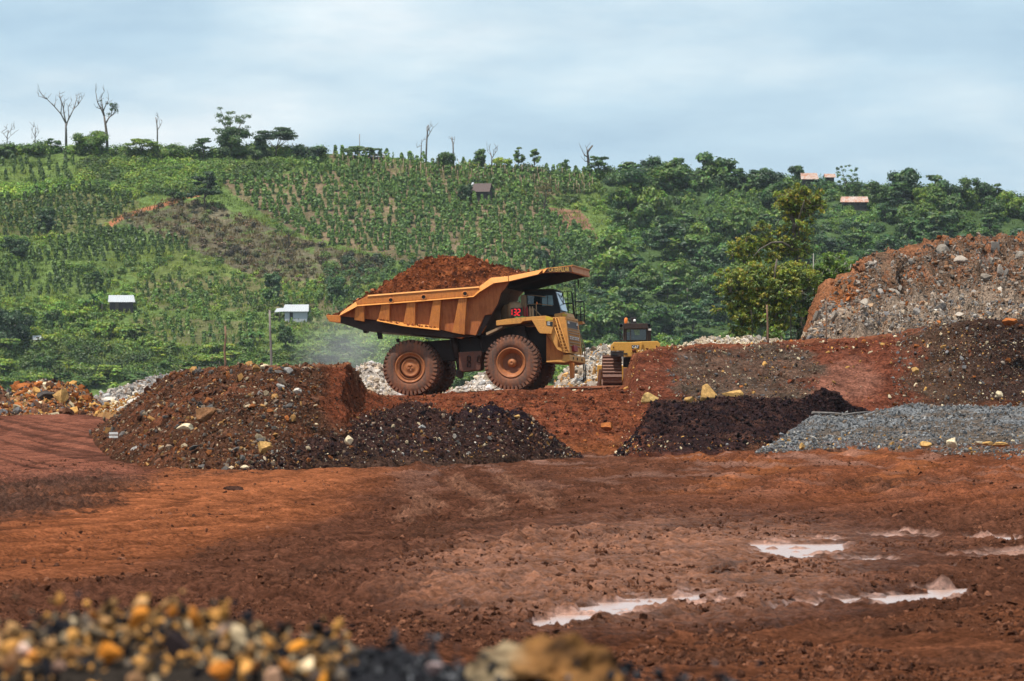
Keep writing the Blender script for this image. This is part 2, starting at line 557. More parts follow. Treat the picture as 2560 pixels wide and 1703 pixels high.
def make_floor():
    us = np.concatenate([np.linspace(-3200, -345, 70), np.linspace(-330, 2890, 1060), np.linspace(2905, 5600, 70)])
    Ys = [9.0]
    while Ys[-1] < 340:
        y = Ys[-1]
        Ys.append(y + (1.0 if y < 55 else 0.085 + 0.00042 * y if y < 246 else 1.2))
    Ys = np.array(Ys)
    Yg, Ug = np.meshgrid(Ys, us, indexing='ij')
    Y = Yg.ravel(); X = ((Ug - CU) / F * Yg).ravel()
    X = np.where(Y < 60, ((Ug - CU) / F * 60).ravel() * (0.4 + .6 * Y / 60), X)
    u, v = uv0(X, Y)
    h, pm, rut, clod, w, fine = floor_relief(X, Y)
    # heavy clods pushed to the left edge of the haul road
    pz = np.stack([X, Y, 0 * X], 1); wu0 = u + 90 * clod + 60 * w; wv0 = v + 16 * clod + 8 * rut
    cl = sm(1.25 - ell(wu0, wv0, 90, 1252, 290, 50, -0.12), 0, .6) * (.35 + .65 * sm(fine, -.2, .12))
    h = h + cl * (0.38 * np.maximum(fbm(pz * 1.6, 5, .6, seed=33), -.1) + .06)
    h = h * sm(Y, 12, 40)
    z = base_z(X, Y) + h
    wu = u + 110 * w + 60 * rut + 50 * clod; wv = v + 20 * w + 14 * rut + 9 * clod
    C = np.tile(np.array((0.088, 0.035, 0.0205)), (len(X), 1))
    C = mixc(C, (0.15, 0.050, 0.024), sm(wu, 1500, 2100) * sm(-wv, -1330, -1230))
    C = mixc(C, (0.20, 0.066, 0.026), .8 * sm(np.sin(curve_c(X, Y) * 1.1 + 3 * w), .2, .9) * sm(wu, 1300, 1900) * sm(-wv, -1290, -1190))
    C = mixc(C, (0.225, 0.074, 0.031), sm(1.35 - ell(wu, wv, 420, 1300, 560, 112, -0.22), 0, .7) * (.8 + .2 * sm(rut, -.2, .2)))
    C = mixc(C, (0.215, 0.094, 0.054), .75 * sm(1.3 - ell(wu, wv, 1600, 1440, 560, 120, -0.05), 0, .6))
    C = mixc(C, (0.23, 0.125, 0.095), .5 * sm(perlin(pz * (.5, .12, 1), 21), .05, .4) * sm(wu, 850, 1100) * sm(-wv, -1290, -1150))
    C = mixc(C, (0.125, 0.045, 0.022), .85 * sm(wv - (1625 - (u - 1280) * 0.085), -25, 25) * sm(u, 700, 1100))
    road = sm(-wu, -430, -300) * sm(-wv, -1222, -1200)
    C = mixc(C, (0.185, 0.068, 0.043), road)
    trk = perlin(np.stack([(Y - 0.00005 * (u - 420) ** 2 * (Y / 60)) * .16, u * .0016, 0 * u], 1), 44) * 2.2
    C = mixc(C, (0.075, 0.032, 0.022), .75 * road * sm(trk, .1, .6))
    C = mixc(C, (0.062, 0.033, 0.024), .85 * cl)
    for (cu, cv, ru, rv, s) in ((545, 1385, 90, 16, -.25), (800, 1440, 150, 22, -.2), (1850, 1442, 110, 26, -.1), (1150, 1330, 200, 18, -.15), (330, 1240, 120, 12, -.2), (2250, 1215, 260, 9, -.02), (2150, 1575, 260, 16, -.08), (1700, 1650, 200, 18, -.06), (560, 1195, 160, 8, -.12), (2420, 1660, 150, 24, -.08)):
        dk = sm(1.2 - ell(wu, wv, cu, cv, ru, rv, s), 0, .8) * (.55 + .45 * sm(fine, -.1, .2))
        C = mixc(C, (0.06, 0.028, 0.018), .75 * dk); z = z + dk * (.10 * np.maximum(clod, -.1) + .08 * np.maximum(fine, 0))
    for pl in (((1055, 1115), (1085, 1138), (1140, 1158), (1152, 1182), (1110, 1196)), ((1175, 1113), (1215, 1135), (1258, 1156), (1268, 1178)), ((965, 1150), (1005, 1172), (985, 1190), (935, 1200))):
        pl = [(a * 1.0862, b * 1.0862) for a, b in pl]
        d = np.min([np.hypot((wu - 110 * w - 60 * rut - a) / 26, (v + 6 * clod - b) / 9) for q in range(len(pl) - 1) for a, b in [np.array(pl[q]) * (1 - s) + np.array(pl[q + 1]) * s for s in np.linspace(0, 1, 5)]], axis=0)
        tk = sm(1.5 - d, 0, .8); C = mixc(C, (0.20, 0.095, 0.06), .6 * tk * sm(fine, -.25, .1)); z = z + tk * .12 * np.maximum(fine, -.05)
    C = mixc(C, (0.36, 0.20, 0.15), .75 * sm(pm, .05, .6))
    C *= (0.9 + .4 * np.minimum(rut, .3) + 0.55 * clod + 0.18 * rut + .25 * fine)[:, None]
    wet = np.clip(0.45 * sm(1.35 - ell(wu, wv, 1650, 1440, 620, 130, -0.05), 0, .6) * sm(fine, -.2, .25) + 0.95 * pm, 0, 1)
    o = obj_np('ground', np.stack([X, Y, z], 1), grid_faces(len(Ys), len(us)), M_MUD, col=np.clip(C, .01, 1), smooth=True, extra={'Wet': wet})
    tag(o, 'rutted red brown mud floor of the open pit', 'ground', kind='structure')


make_floor()

m, nt, out = new_mat('muddy_water')
tc = N(nt, 'ShaderNodeTexCoord'); n1 = noise(nt, tc.outputs['Object'], 3.0, 4, 0.6)
b = N(nt, 'ShaderNodeBsdfPrincipled'); b.inputs['Base Color'].default_value = (0.42, 0.27, 0.21, 1)
b.inputs['Roughness'].default_value = 0.22; b.inputs['IOR'].default_value = 1.33; b.inputs['Specular IOR Level'].default_value = 0.6
bp = N(nt, 'ShaderNodeBump'); bp.inputs['Strength'].default_value = 0.25; bp.inputs['Distance'].default_value = 0.02
nt.links.new(n1.outputs['Fac'], bp.inputs['Height']); nt.links.new(bp.outputs['Normal'], b.inputs['Normal'])
nt.links.new(b.outputs[0], out.inputs[0]); M_WATER = m
for k, (cu, cv, ru, rv, s) in enumerate(PUDDLES):
    n = 40; vs = [];
    for i in range(n):
        t = 2 * math.pi * i / n
        uu = cu + 1.3 * ru * math.cos(t); vv = cv + s * 1.3 * ru * math.cos(t) + 1.3 * rv * math.sin(t)
        Y = 3.5 * F / (vv - CV)
        for _ in range(4):
            Y = -float(base_z(np.array([(uu - CU) / F * Y]), np.array([Y]))[0]) * F / (vv - CV)
        vs.append(((uu - CU) / F * Y, Y))
    c = np.mean(vs, axis=0); z = float(base_z(np.array([c[0]]), np.array([c[1]]))[0]) - .003 * k
    V = [(x - c[0], y - c[1], 0) for x, y in vs]
    me = bpy.data.meshes.new('puddle'); me.from_pydata(V, [], [tuple(range(n))]); me.materials.append(M_WATER)
    o = link(bpy.data.objects.new('puddle', me)); o.location = (float(c[0]), float(c[1]), z)
    tag(o, 'shallow muddy puddle lying in a rut of the pit floor', 'puddle', kind='structure')

# low valley between the pit and the hill, out to the horizon
us = np.linspace(-1, 1, 60) * 5000; ys = np.concatenate([np.linspace(-300, 300, 40), np.linspace(315, 1400, 90), np.linspace(1600, 9000, 20)])
Yg, Xg = np.meshgrid(ys, us, indexing='ij')
zb = -4.1 - 3.6 * sm(Yg.ravel(), 318, 420)
V = np.stack([Xg.ravel(), Yg.ravel(), zb - .3 + (.2 + .5 * sm(Yg.ravel(), 318, 420)) * perlin(np.stack([Xg.ravel(), Yg.ravel(), 0 * Xg.ravel()], 1) * .01, 5)], 1)
o = obj_np('valley_ground', V, grid_faces(len(ys), len(us)), M_HILL, col=mixc(np.tile((0.13, 0.046, 0.025), (len(V), 1)), (0.06, 0.085, 0.03), sm(V[:, 1], 330, 400)), smooth=True)
tag(o, 'low green valley floor beyond the pit', 'ground', kind='structure')


# ================================================================== heaps and banks
def curve_pts(curve, nc):
    a = np.array(curve, float)
    s = np.linspace(0, 1, nc)
    d = np.concatenate([[0], np.cumsum(np.abs(np.diff(a[:, 0])) + 1e-6)]); d /= d[-1]
    u = np.interp(s, d, a[:, 0]); v = np.interp(s, d, a[:, 1]); Y = np.interp(s, d, a[:, 2])
    return np.stack([(u - CU) / F * Y, Y, (CV - v) / F * Y], 1)


def loft(curves, nc, rows, amp, freq, seed=0, back=3.0, octv=5, rid=0.0, gully=0.0, sink=0.6, bulge=0.0, ease=True):
    cs = [curve_pts(c, nc) for c in curves]
    base = cs[0].copy(); base[:, 2] -= sink; base[:, 1] -= sink * .6
    top = cs[-1]
    b1 = top.copy(); b1[:, 1] += back; b1[:, 2] -= .02
    b2 = top.copy(); b2[:, 1] += back * 1.6 + 2; b2[:, 2] = np.minimum(cs[0][:, 2], top[:, 2]) - 1.2
    seq = [base] + cs + [b1, b2]
    rr = [2] + list(rows) + [max(3, int(back / .5)), 4]
    G = []
    for k in range(len(seq) - 1):
        for i in range(rr[k]):
            t = i / rr[k]
            p = seq[k] * (1 - t) + seq[k + 1] * t
            if bulge and 1 <= k < len(cs): p[:, 2] += bulge * math.sin(math.pi * t)
            G.append(p)
    G.append(seq[-1])
    G = np.stack(G); nr = len(G)
    if ease:                                              # round the kinks of the section a little
        for _ in range(3):
            G[3:-1] = G[3:-1] * .5 + .25 * (G[2:-2] + G[4:])
    du = np.gradient(G, axis=1); dv = np.gradient(G, axis=0)
    n = np.cross(du, dv); n /= np.linalg.norm(n, axis=2)[:, :, None] + 1e-9
    p = G.reshape(-1, 3)
    h = fbm(p * freq, octv, .66, seed=seed) * 1.25
    end = np.tile(sm(np.minimum(np.arange(nc), nc - 1 - np.arange(nc)), 0, nc * .11), nr)
    if rid: h = h * (1 - rid) + rid * fbm(p * freq * .8, octv, .5, seed=seed + 9, ridged=True)
    if gully: h = h + gully * fbm(p * (freq * 1.3, freq * .3, freq * .16), 3, .5, seed=seed + 5, ridged=True)
    h = h * (.25 + .75 * end)
    p = p + n.reshape(-1, 3) * (amp * h)[:, None]
    rowi = np.repeat(np.arange(nr), nc)
    rowf = np.interp(rowi, np.cumsum([0] + rr), np.arange(len(rr) + 1)) - 1   # 0 = base curve, len(cs)-1 = ridge
    u = p[:, 0] / p[:, 1] * F + CU; v = CV - p[:, 2] / p[:, 1] * F
    return dict(V=p, F=grid_faces(nr, nc), u=u, v=v, row=rowf, h=h, n=n.reshape(-1, 3), top=len(cs) - 1)


def stones_on(L, n, smin, smax, pal, w, r, alpha=1.6, where=None, sinkf=0.25, fine=False, rowmax=None, k_size=.50, k_num=2.4):
    ok = (L['row'] > 0.02) & (L['row'] < (rowmax if rowmax else L['top'] + .35))
    if where is not None: ok &= where(L['u'], L['v'], L['V'])
    idx = np.flatnonzero(ok)
    n = int(n * k_num); idx = r.choice(idx, n)
    s = np.minimum(smin * k_size * (1 - r.random(n)) ** (-1 / (alpha + .45)), smax * k_size)
    p = L['V'][idx] + L['n'][idx] * (s * (.4 - sinkf))[:, None] * .8 + r.normal(size=(n, 3)) * .05
    c = pick(pal, w, n, r, .25) * (.5 + .7 * r.random((n, 1)))
    return scatter_rocks(p, s, c, r, fine)


def heap(name, L, C, mat, label, cat, stones=(), kind=None, group=None, stone_name='stones', stone_mat=None):
    o = obj_np(name, L['V'] - L['V'].mean(0), L['F'], mat, col=np.clip(C, .008, 1), smooth=True)
    c = L['V'].mean(0); o.location = c
    tag(o, label, cat, group, kind)
    if stones:
        V, Fs, Cc = merge(stones)
        s = obj_np(stone_name, V - c, Fs, stone_mat or M_STONE, parent=o, col=np.clip(Cc, .01, 1))
        s['kind'] = 'stuff'
    return o


r = np.random.default_rng(11)

# ---- truck road: a level bench with a clawed red slope in front
L = loft([[(840, 1175, 228), (1000, 1160, 231), (1250, 1150, 233), (1440, 1146, 235), (1560, 1142, 236), (1620, 1135, 238)],
          [(830, 1060, 238), (1000, 1060, 240), (1250, 1062, 240), (1440, 1062, 241), (1560, 1055, 243), (1640, 1040, 246)],
          [(815, 975, 246), (870, 975, 246), (930, 993, 246), (1010, 997, 247), (1110, 993, 247), (1200, 984, 248), (1300, 982, 248), (1480, 984, 250), (1600, 966, 254), (1700, 955, 256)],
          [(780, 992, 256), (1024, 990.0, 255), (1278, 973.5, 255), (1400, 970.5, 256), (1500, 965.5, 262), (1680, 963, 266), (1760, 960, 268)],
          [(760, 985, 300), (1024, 981, 300), (1278, 971, 300), (1500, 962, 300), (1660, 959, 300), (1800, 959, 300)]],
         620, [34, 40, 10, 26], 0.26, 0.85, 3, back=30, octv=6)
flat = sm(L['row'], 2.45, 2.9)
p = L['V']
lump = fbm(p * 1.6, 4, .6, seed=8)
p[:, 2] -= flat * 0.26 * L['h'] * .9
p[:, 2] += (1 - flat) * sm(L['row'], 1.5, 2) * 0.16 * np.maximum(lump, 0)
C = mixc(np.tile(RED, (len(p), 1)), (0.27, 0.085, 0.04), sm(lump, -.1, .4))
C = mixc(C, (0.10, 0.045, 0.03), .7 * sm(-lump, .05, .35) * (1 - flat))
C = mixc(C, (0.30, 0.115, 0.065), flat)
C = mixc(C, (0.24, 0.085, 0.03), sm(-L['row'], -.9, -.1) * .5)
st = stones_on(L, 900, .035, .22, [RUST, BROWN, GOLD, CREAM, RED], [3, 3, 1, .6, 3], r, 1.5, rowmax=2.4)
lm = stones_on(L, 1500, .05, .30, [RED, (0.12, .045, .028), (0.2, .07, .035)], [2, 2, 2], r, 1.6, where=lambda u, v, V: (v < 1085) & (v > 978), rowmax=2.5)
heap('haul_road', L, C, M_SOIL, 'red earth bench that carries the haul truck', 'road', [st, lm], kind='structure')

# ---- left berm
LB = loft([[(222, 1085, 255), (240, 1112, 236), (285, 1150, 216), (400, 1178, 203), (560, 1184, 198), (700, 1180, 200), (900, 1170, 206), (980, 1158, 214), (1060, 1150, 224)],
           [(300, 1030, 262), (330, 1010, 246), (380, 1010, 226), (460, 1015, 213), (600, 1040, 206), (720, 1040, 206), (860, 1035, 211), (930, 1035, 222), (1040, 1040, 234)],
           [(365, 1000, 266), (385, 965, 252), (430, 935, 234), (520, 925, 222), (610, 917, 214), (720, 918, 213), (866, 911, 218), (880, 922, 223), (892, 948, 230), (915, 978, 237), (960, 992, 242), (1040, 1003, 245)]],
          560, [44, 60], 0.30, 0.75, 13, back=5.0, octv=6)
p = LB['V']; nn = fbm(p * .35, 3, seed=77)
C = mixc(np.tile((0.088, 0.041, 0.025), (len(p), 1)), (0.15, 0.056, 0.03), sm(nn, -.1, .3))
redface = sm(LB['u'] + 40 * nn, 790, 850) * sm(-LB['v'] + 20 * nn, -1090, -1030)
C = mixc(C, (0.19, 0.055, 0.027), np.maximum(redface, sm(LB['u'] + 30 * nn, 855, 885)))
C = mixc(C, (0.055, 0.028, 0.022), sm(LB['v'] + 30 * nn, 1120, 1165) * sm(LB['u'], 520, 760))
C = mixc(C, (0.27, 0.12, 0.065), sm(LB['row'], 1.93, 2.05) * .8)
notred = lambda u, v, V: ~((u > 800) & (v < 1075)) & (u < 880)
s1 = stones_on(LB, 3600, .05, .45, STONE_PAL, [3, 1.2, 1.4, 2.4, 7, 2.4], r, 1.75, where=notred)
s2 = stones_on(LB, 260, .10, .42, STONE_PAL, [3, 2, 2, 2, 4, 2], r, 1.9, where=lambda u, v, V: (u < 690) & (v > 1010))
s3 = stones_on(LB, 2600, .04, .2, [BROWN, DKBROWN, (0.13, .055, .03)], [2, 2, 2], r, 1.6)
heap('earth_berm', LB, C, M_SOIL, 'long brown stony berm with a cut end beside the haul truck', 'earth bank', [s1, s2, s3])

# ---- dark heap on its right flank
L = loft([[(600, 1186, 197), (760, 1178, 200), (900, 1168, 204), (1100, 1160, 208), (1250, 1152, 213), (1350, 1147, 219), (1452, 1145, 226)],
          [(640, 1160, 199), (800, 1125, 203), (900, 1110, 208), (1100, 1100, 212), (1250, 1100, 217), (1350, 1115, 222), (1448, 1143.5, 227)],
          [(680, 1130, 203), (795, 1082, 208), (860, 1058, 212), (944, 1034, 216), (1036, 1012, 220), (1082, 1028, 221), (1139, 1046, 221), (1166, 1020, 222), (1190, 1030, 222),
           (1231, 1014, 223), (1262, 1036, 223), (1296, 1030, 224), (1340, 1062, 225), (1372, 1093, 226), (1444, 1142, 228)]],
         480, [30, 44], 0.42, 1.0, 23, back=3.0, octv=6, rid=.3)
p = L['V']; nn = fbm(p * .6, 4, seed=71)
C = mixc(np.tile(PURPLE, (len(p), 1)), (0.052, 0.03, 0.026), sm(nn, -.1, .35))
C = mixc(C, (0.085, 0.047, 0.032), sm(L['v'] + 26 * nn, 1118, 1160) * .8)
C = mixc(C, (0.085, 0.04, 0.026), sm(-(L['u'] + 110 * nn), -800, -690)); C = mixc(C, (0.15, 0.047, 0.026), .8 * sm(nn, .12, .3) * sm(-L['v'], -1075, -1030))
C = mixc(C, (0.022, 0.014, 0.02), sm(L['u'] + 60 * nn, 1050, 1250) * sm(-L['v'], -1090, -1020))
s1 = stones_on(L, 1500, .04, .26, STONE_PAL + [WHITE], [2, 2, 2, 1, 3, 2, 1], r, 1.6)
s2 = stones_on(L, 2600, .05, .26, [PURPLE, (.03, .02, .022), DKBROWN], [3, 2, 1], r, 1.6)
heap('dark_soil_heap', L, C, M_DARK, 'purple black soil heap speckled with pale stones against the stony berm', 'soil heap', [s1, s2])

# ---- right bank
LR = loft([[(1540, 1150, 231), (1585, 1135, 236), (1700, 1120, 240), (1900, 1090, 244), (2100, 1060, 247), (2560, 1040, 248), (2900, 1040, 248)],
           [(1562, 1060, 245), (1600, 1020, 248), (1720, 1000, 250), (1900, 975, 252), (2100, 960, 253), (2560, 945, 254), (2900, 940, 254)],
           [(1572, 975, 252), (1597, 884, 256), (1655, 872, 258), (1760, 869, 259), (1882, 867, 259), (2040, 856, 260), (2175, 850, 260), (2300, 838, 258), (2345, 830, 257.5), (2395, 817, 257), (2480, 804, 256), (2560, 806, 256), (2900, 795, 256)]],
          640, [46, 62], 0.32, 0.6, 33, back=34.0, octv=6, gully=.35)
p = LR['V']; nn = fbm(p * .4, 4, seed=72); nn2 = fbm(p * 1.4, 3, seed=73)
C = mixc(np.tile((0.165, 0.052, 0.03), (len(p), 1)), (0.125, 0.04, 0.024), sm(nn2, -.1, .3))
for (cu, cv, ru, rv) in ((1770, 940, 95, 65), (1930, 930, 110, 70), (1850, 1000, 180, 40), (1960, 880, 60, 18)):
    C = mixc(C, (0.105, 0.074, 0.055), .75 * sm(1.25 - ell(LR['u'] + 130 * nn + 40 * nn2, LR['v'] + 60 * nn + 18 * nn2, cu, cv, ru, rv), 0, .5))
C = mixc(C, (0.29, 0.13, 0.09), .6 * sm(1.2 - ell(LR['u'] + 30 * nn, LR['v'] + 25 * nn2, 2120, 950, 90, 60), 0, .6))
rt = sm(LR['u'] + 90 * nn, 2240, 2330)
C = mixc(C, (0.088, 0.05, 0.034), rt)
C = mixc(C, (0.05, 0.028, 0.022), rt * sm(LR['u'] + 120 * nn2, 2360, 2480))
C = mixc(C, (0.16, 0.055, 0.025), rt * sm(LR['v'] + 20 * nn, 1000, 1025) * .7)
C = mixc(C, (0.24, 0.085, 0.045), sm(LR['row'], 1.95, 2.1) * (1 - rt))
grav = lambda u, v, V: ((ell(u, v, 1770, 945, 105, 75) < 1) | (ell(u, v, 1930, 940, 120, 85) < 1) | (u > 2230))
s1 = stones_on(LR, 3200, .035, .26, [GREY, (.2, .16, .13), BROWN, CREAM, GOLD, (.1, .07, .05)], [3, 2, 3, 1, .6, 3], r, 1.7, where=grav, k_num=6)
s2 = stones_on(LR, 900, .035, .3, [RUST, CREAM, GOLD, BROWN, RED], [2, 1, 1.4, 2, 3], r, 1.5)
s3 = stones_on(LR, 500, .05, .3, [GOLD, CREAM, RUST, RED], [1.5, 2, 1, 2], r, 1.5, where=lambda u, v, V: (u < 1650) | (np.abs(v - 870) < 14))
heap('red_earth_bank', LR, C, M_SOIL, 'tall red earth bank with grey gravel patches behind the black heap', 'earth bank', [s1, s2, s3])

# ---- black heap
L = loft([[(1540, 1146, 226), (1600, 1146, 224), (1700, 1135, 225), (1800, 1132, 226), (1900, 1128, 227), (1985, 1100, 231), (2060, 1066, 236), (2150, 1046, 241), (2185, 1040, 243)],
          [(1543, 1143, 227), (1608, 1085, 230), (1700, 1070, 231), (1800, 1066, 231.5), (1900, 1064, 232), (1990, 1050, 235), (2060, 1036, 238), (2140, 1034, 242), (2190, 1038, 243.5)],
          [(1548, 1140, 228), (1600, 1075, 233), (1637, 1014, 235), (1655, 1004, 235), (1700, 1016, 236), (1760, 1012, 236), (1797, 999, 236), (1860, 1000, 236.5), (1905, 1004, 237),
           (1960, 1003, 237.5), (2000, 1004, 238), (2035, 996, 239), (2053, 982, 240), (2085, 982, 240), (2104, 998, 241), (2128, 1022, 242), (2180, 1036, 244)]],
         460, [30, 46], 0.42, .9, 53, back=2.5, octv=6, rid=.4)
p = L['V']; nn = fbm(p * .9, 4, seed=75)
C = mixc(np.tile((0.040, 0.021, 0.020), (len(p), 1)), (0.075, 0.036, 0.028), sm(nn, -.1, .35))
low = sm(1.15 - ell(L['u'] + 40 * nn, L['v'] + 10 * nn, 1950, 1112, 130, 26, -.25), 0, .4)
C = mixc(C, (0.12, 0.055, 0.033), low); C = mixc(C, (0.15, 0.05, 0.028), .85 * sm(L['v'] + 40 * nn, 1118, 1150)); C = mixc(C, (0.15, 0.05, 0.028), .8 * sm(-(L['u'] + 60 * nn), -1640, -1560))
s1 = stones_on(L, 3400, .05, .28, [(.024, .015, .018), (.036, .021, .022), (.05, .03, .027)], [3, 2, 1], r, 1.6)
s2 = stones_on(L, 240, .04, .18, [RUST, CREAM, GOLD, GREY], [1, 1, 1, 1], r, 1.6, where=lambda u, v, V: (v > 1090))
heap('black_soil_heap', L, C, M_DARK, 'smooth black purple soil heap between the red slope and grey gravel', 'soil heap', [s1, s2])

# ---- grey gravel heap
L = loft([[(1885, 1134, 219), (2000, 1130, 220), (2175, 1124, 222), (2300, 1128, 220), (2420, 1150, 212), (2600, 1160, 208), (2900, 1160, 206)],
          [(1900, 1128, 221), (2010, 1100, 225), (2175, 1085, 227), (2300, 1075, 229), (2420, 1080, 228), (2600, 1085, 226), (2900, 1085, 225)],
          [(1930, 1118, 223), (1995, 1072, 230), (2040, 1042, 234), (2175, 1038, 236), (2230, 1024, 237), (2287, 1014, 238), (2340, 1018, 238), (2400, 1018, 239), (2560, 1019, 240), (2900, 1018, 240)]],
         460, [34, 44], 0.22, 0.5, 63, back=4.0, octv=5)
p = L['V']; nn = fbm(p * .45, 4, seed=76); nn2 = fbm(p * 1.5, 3, seed=78)
C = mixc(np.tile((0.15, 0.115, 0.092), (len(p), 1)), BLUEGREY, sm(nn + .35 * sm(L['row'], 1.2, 2) + .5 * sm(-L['u'], -2060, -1960), .0, .3))
C = mixc(C, (0.10, 0.075, 0.055), .7 * sm(L['u'] + 90 * nn, 2280, 2420) * sm(L['v'] + 20 * nn2, 1070, 1115))
C = mixc(C, (0.16, 0.062, 0.034), sm(L['v'] + 40 * nn + 14 * nn2, 1100, 1132) * .95)
s1 = stones_on(L, 9000, .035, .13, [BLUEGREY, (.14, .142, .148), (.26, .245, .23), (.19, .14, .105)], [3, 2, 2, 1], r, 2.2, k_size=.95, k_num=1.5)
s2 = stones_on(L, 260, .05, .34, [CREAM, GOLD, GREY, WHITE], [1, 1.3, 1, .4], r, 1.5, where=lambda u, v, V: v > 1085)
heap('gravel_heap', L, C, M_SOIL, 'blue grey crushed gravel heap on the pit floor at right', 'gravel heap', [s1, s2])

# ---- tall rock face at the right
L = loft([[(2012, 868, 292), (2110, 872, 290), (2300, 880, 290), (2560, 885, 290), (2900, 885, 290)],
          [(2050, 830, 296), (2130, 795, 297), (2300, 775, 298), (2560, 770, 298), (2900, 760, 298)],
          [(2020, 862, 296), (2050, 828, 298), (2085, 775, 300), (2102, 738, 301), (2128, 718, 302), (2170, 708, 303), (2205, 684, 304), (2260, 692, 305), (2310, 672, 306), (2390, 655, 307),
           (2440, 655, 307), (2500, 650, 307), (2560, 645, 307), (2900, 615, 308)]],
         600, [46, 110], 1.05, 0.42, 83, back=7.0, octv=7, rid=.55, gully=1.1, ease=False)
p = L['V']; nn = fbm(p * .5, 5, seed=79); nn2 = fbm(p * (1.2, .4, .35), 4, seed=81)
C = mixc(np.tile((0.22, 0.135, 0.088), (len(p), 1)), (0.115, 0.07, 0.048), sm(nn, -.1, .3))
C = mixc(C, (0.30, 0.225, 0.17), .8 * sm(-(L['row'] + .3 * nn2), -1.25, -.9)); C = mixc(C, (0.15, 0.10, 0.075), .6 * sm(nn, .1, .35))
up = sm(L['row'] + .5 * nn, 1.05, 1.35)
C = mixc(C, (0.26, 0.105, 0.052), up * sm(nn2, -.02, .22) * .85)
C = mixc(C, (0.30, 0.115, 0.048), sm(-(L['u'] + 40 * nn), -2180, -2110) * sm(L['row'] + .3 * nn, .7, 1.0))
C = mixc(C, (0.34, 0.33, 0.31), .6 * sm(nn2, .18, .4) * sm(nn, 0, .3))
C = mixc(C, (0.28, 0.12, 0.06), .8 * sm(L['row'], 1.9, 2.0))
s1 = stones_on(L, 9000, .05, .42, [(.17, .15, .135), (.25, .2, .16), (.22, .13, .08), RUST, WHITE, (.3, .25, .21)], [4, 4, 4, 2, .5, 3], r, 1.9, sinkf=.3, k_num=4, k_size=.55)
s2 = stones_on(L, 1500, .09, .5, [PALE, (.38, .33, .29), (.36, .23, .14), GREY], [2, 2, 1, 2], r, 1.9, where=lambda u, v, V: (v + 45 * perlin(V * .4, 3) > 755), k_num=4)
s3 = stones_on(L, 300, .30, .95, [(.36, .3, .25), (.3, .16, .09), (.25, .22, .2), (.42, .36, .3)], [3, 3, 2, 2], r, 1.8, sinkf=.35, fine=True, k_num=1, rowmax=1.85)
heap('rock_face', L, C, M_SOIL, 'tall gullied mound of grey and rust coloured rock at the right edge', 'rock mound', [s1, s2, s3])


def rubble(name, curves, label, pal, w, n, smin, smax, seed, base=(0.42, 0.34, 0.27), nc=160, rows=(24,), amp=.3, alpha=1.6, back=3.0, cat='rubble heap'):
    L = loft(curves, nc, list(rows), amp, .8, seed, back=back, octv=5, rid=.3)
    nn = fbm(L['V'] * .7, 4, seed=seed)
    C = mixc(np.tile(base, (len(nn), 1)), np.array(base) * .6, sm(nn, -.1, .35))
    rr = np.random.default_rng(seed)
    heap(name, L, C, M_STONE, label, cat, [stones_on(L, n, smin, smax, pal, w, rr, alpha, sinkf=.2)])


rubble('rubble_heap', [[(790, 1000, 262), (860, 1004, 262), (1000, 1000, 263), (1060, 1000, 263)], [(800, 985, 268), (880, 935, 268), (925, 905, 268), (985, 945, 268), (1060, 985, 268)]],
       'white stone rubble heap behind the rear wheel of the haul truck', [WHITE, PALE, (.5, .4, .33), (.55, .5, .48)], [3, 3, 2, 2], 900, .08, .55, 201, (.48, .40, .34))
rubble('rubble_heap', [[(1110, 990, 262), (1200, 988, 262), (1280, 985, 262), (1330, 985, 262)], [(1120, 985, 266), (1160, 970, 266), (1205, 938, 266), (1228, 940, 266), (1260, 965, 266), (1330, 980, 266)]],
       'low white rubble heap seen between the two wheels of the haul truck', [WHITE, PALE, (.45, .36, .3), (.6, .56, .53)], [4, 3, 1, 2], 420, .08, .5, 202, (.52, .45, .40))
rubble('rubble_heap', [[(1380, 985, 272), (1450, 978, 272), (1560, 975, 272), (1620, 970, 272)], [(1390, 975, 280), (1440, 905, 281), (1480, 878, 282), (1510, 866, 282), (1560, 880, 282), (1630, 900, 282)]],
       'pale rubble heap between the haul truck and the bulldozer', [WHITE, PALE, (.5, .27, .1), BLUEGREY, (.42, .38, .34)], [3, 3, 2, 1, 2], 1500, .08, .6, 203, (.42, .35, .28), rows=(36,))
rubble('rubble_heap', [[(1690, 880, 285), (1800, 880, 285), (1990, 880, 285)], [(1700, 872, 289), (1735, 858, 289), (1790, 846, 289), (1830, 855, 289), (1885, 847, 289), (1900, 851, 289), (1960, 860, 289), (1990, 870, 289)]],
       'low white rubble ridge on top of the red bank under the tall tree', [WHITE, PALE, CREAM, (.6, .5, .4)], [3, 4, 2, 2], 700, .08, .5, 204, (.55, .46, .36))
rubble('rubble_heap', [[(-80, 1045, 292), (60, 1048, 291), (160, 1042, 292), (265, 1034, 294)], [(-80, 985, 300), (-20, 975, 300), (25, 990, 299), (60, 965, 300), (90, 956, 301), (170, 962, 301), (215, 985, 300), (255, 1028, 298)]],
       'rust brown rubble mound beside the road at the left edge', [GOLD, RUST, BROWN, GREY, CREAM, (.1, .08, .07)], [2, 3, 3, 1.5, 1, 1], 1700, .09, .75, 205, (.26, .13, .065), rows=(40,))
rubble('rubble_heap', [[(215, 1036, 305), (330, 1032, 305), (430, 1025, 303)], [(225, 1000, 312), (300, 975, 313), (360, 955, 314), (400, 943, 314), (450, 935, 314)]],
       'long grey white rubble slope between the rust mound and the stony berm', [(.34, .32, .31), WHITE, (.4, .33, .28), (.3, .2, .14)], [4, 1.5, 2, 1.5], 1300, .08, .5, 206, (.30, .26, .235), rows=(30,))
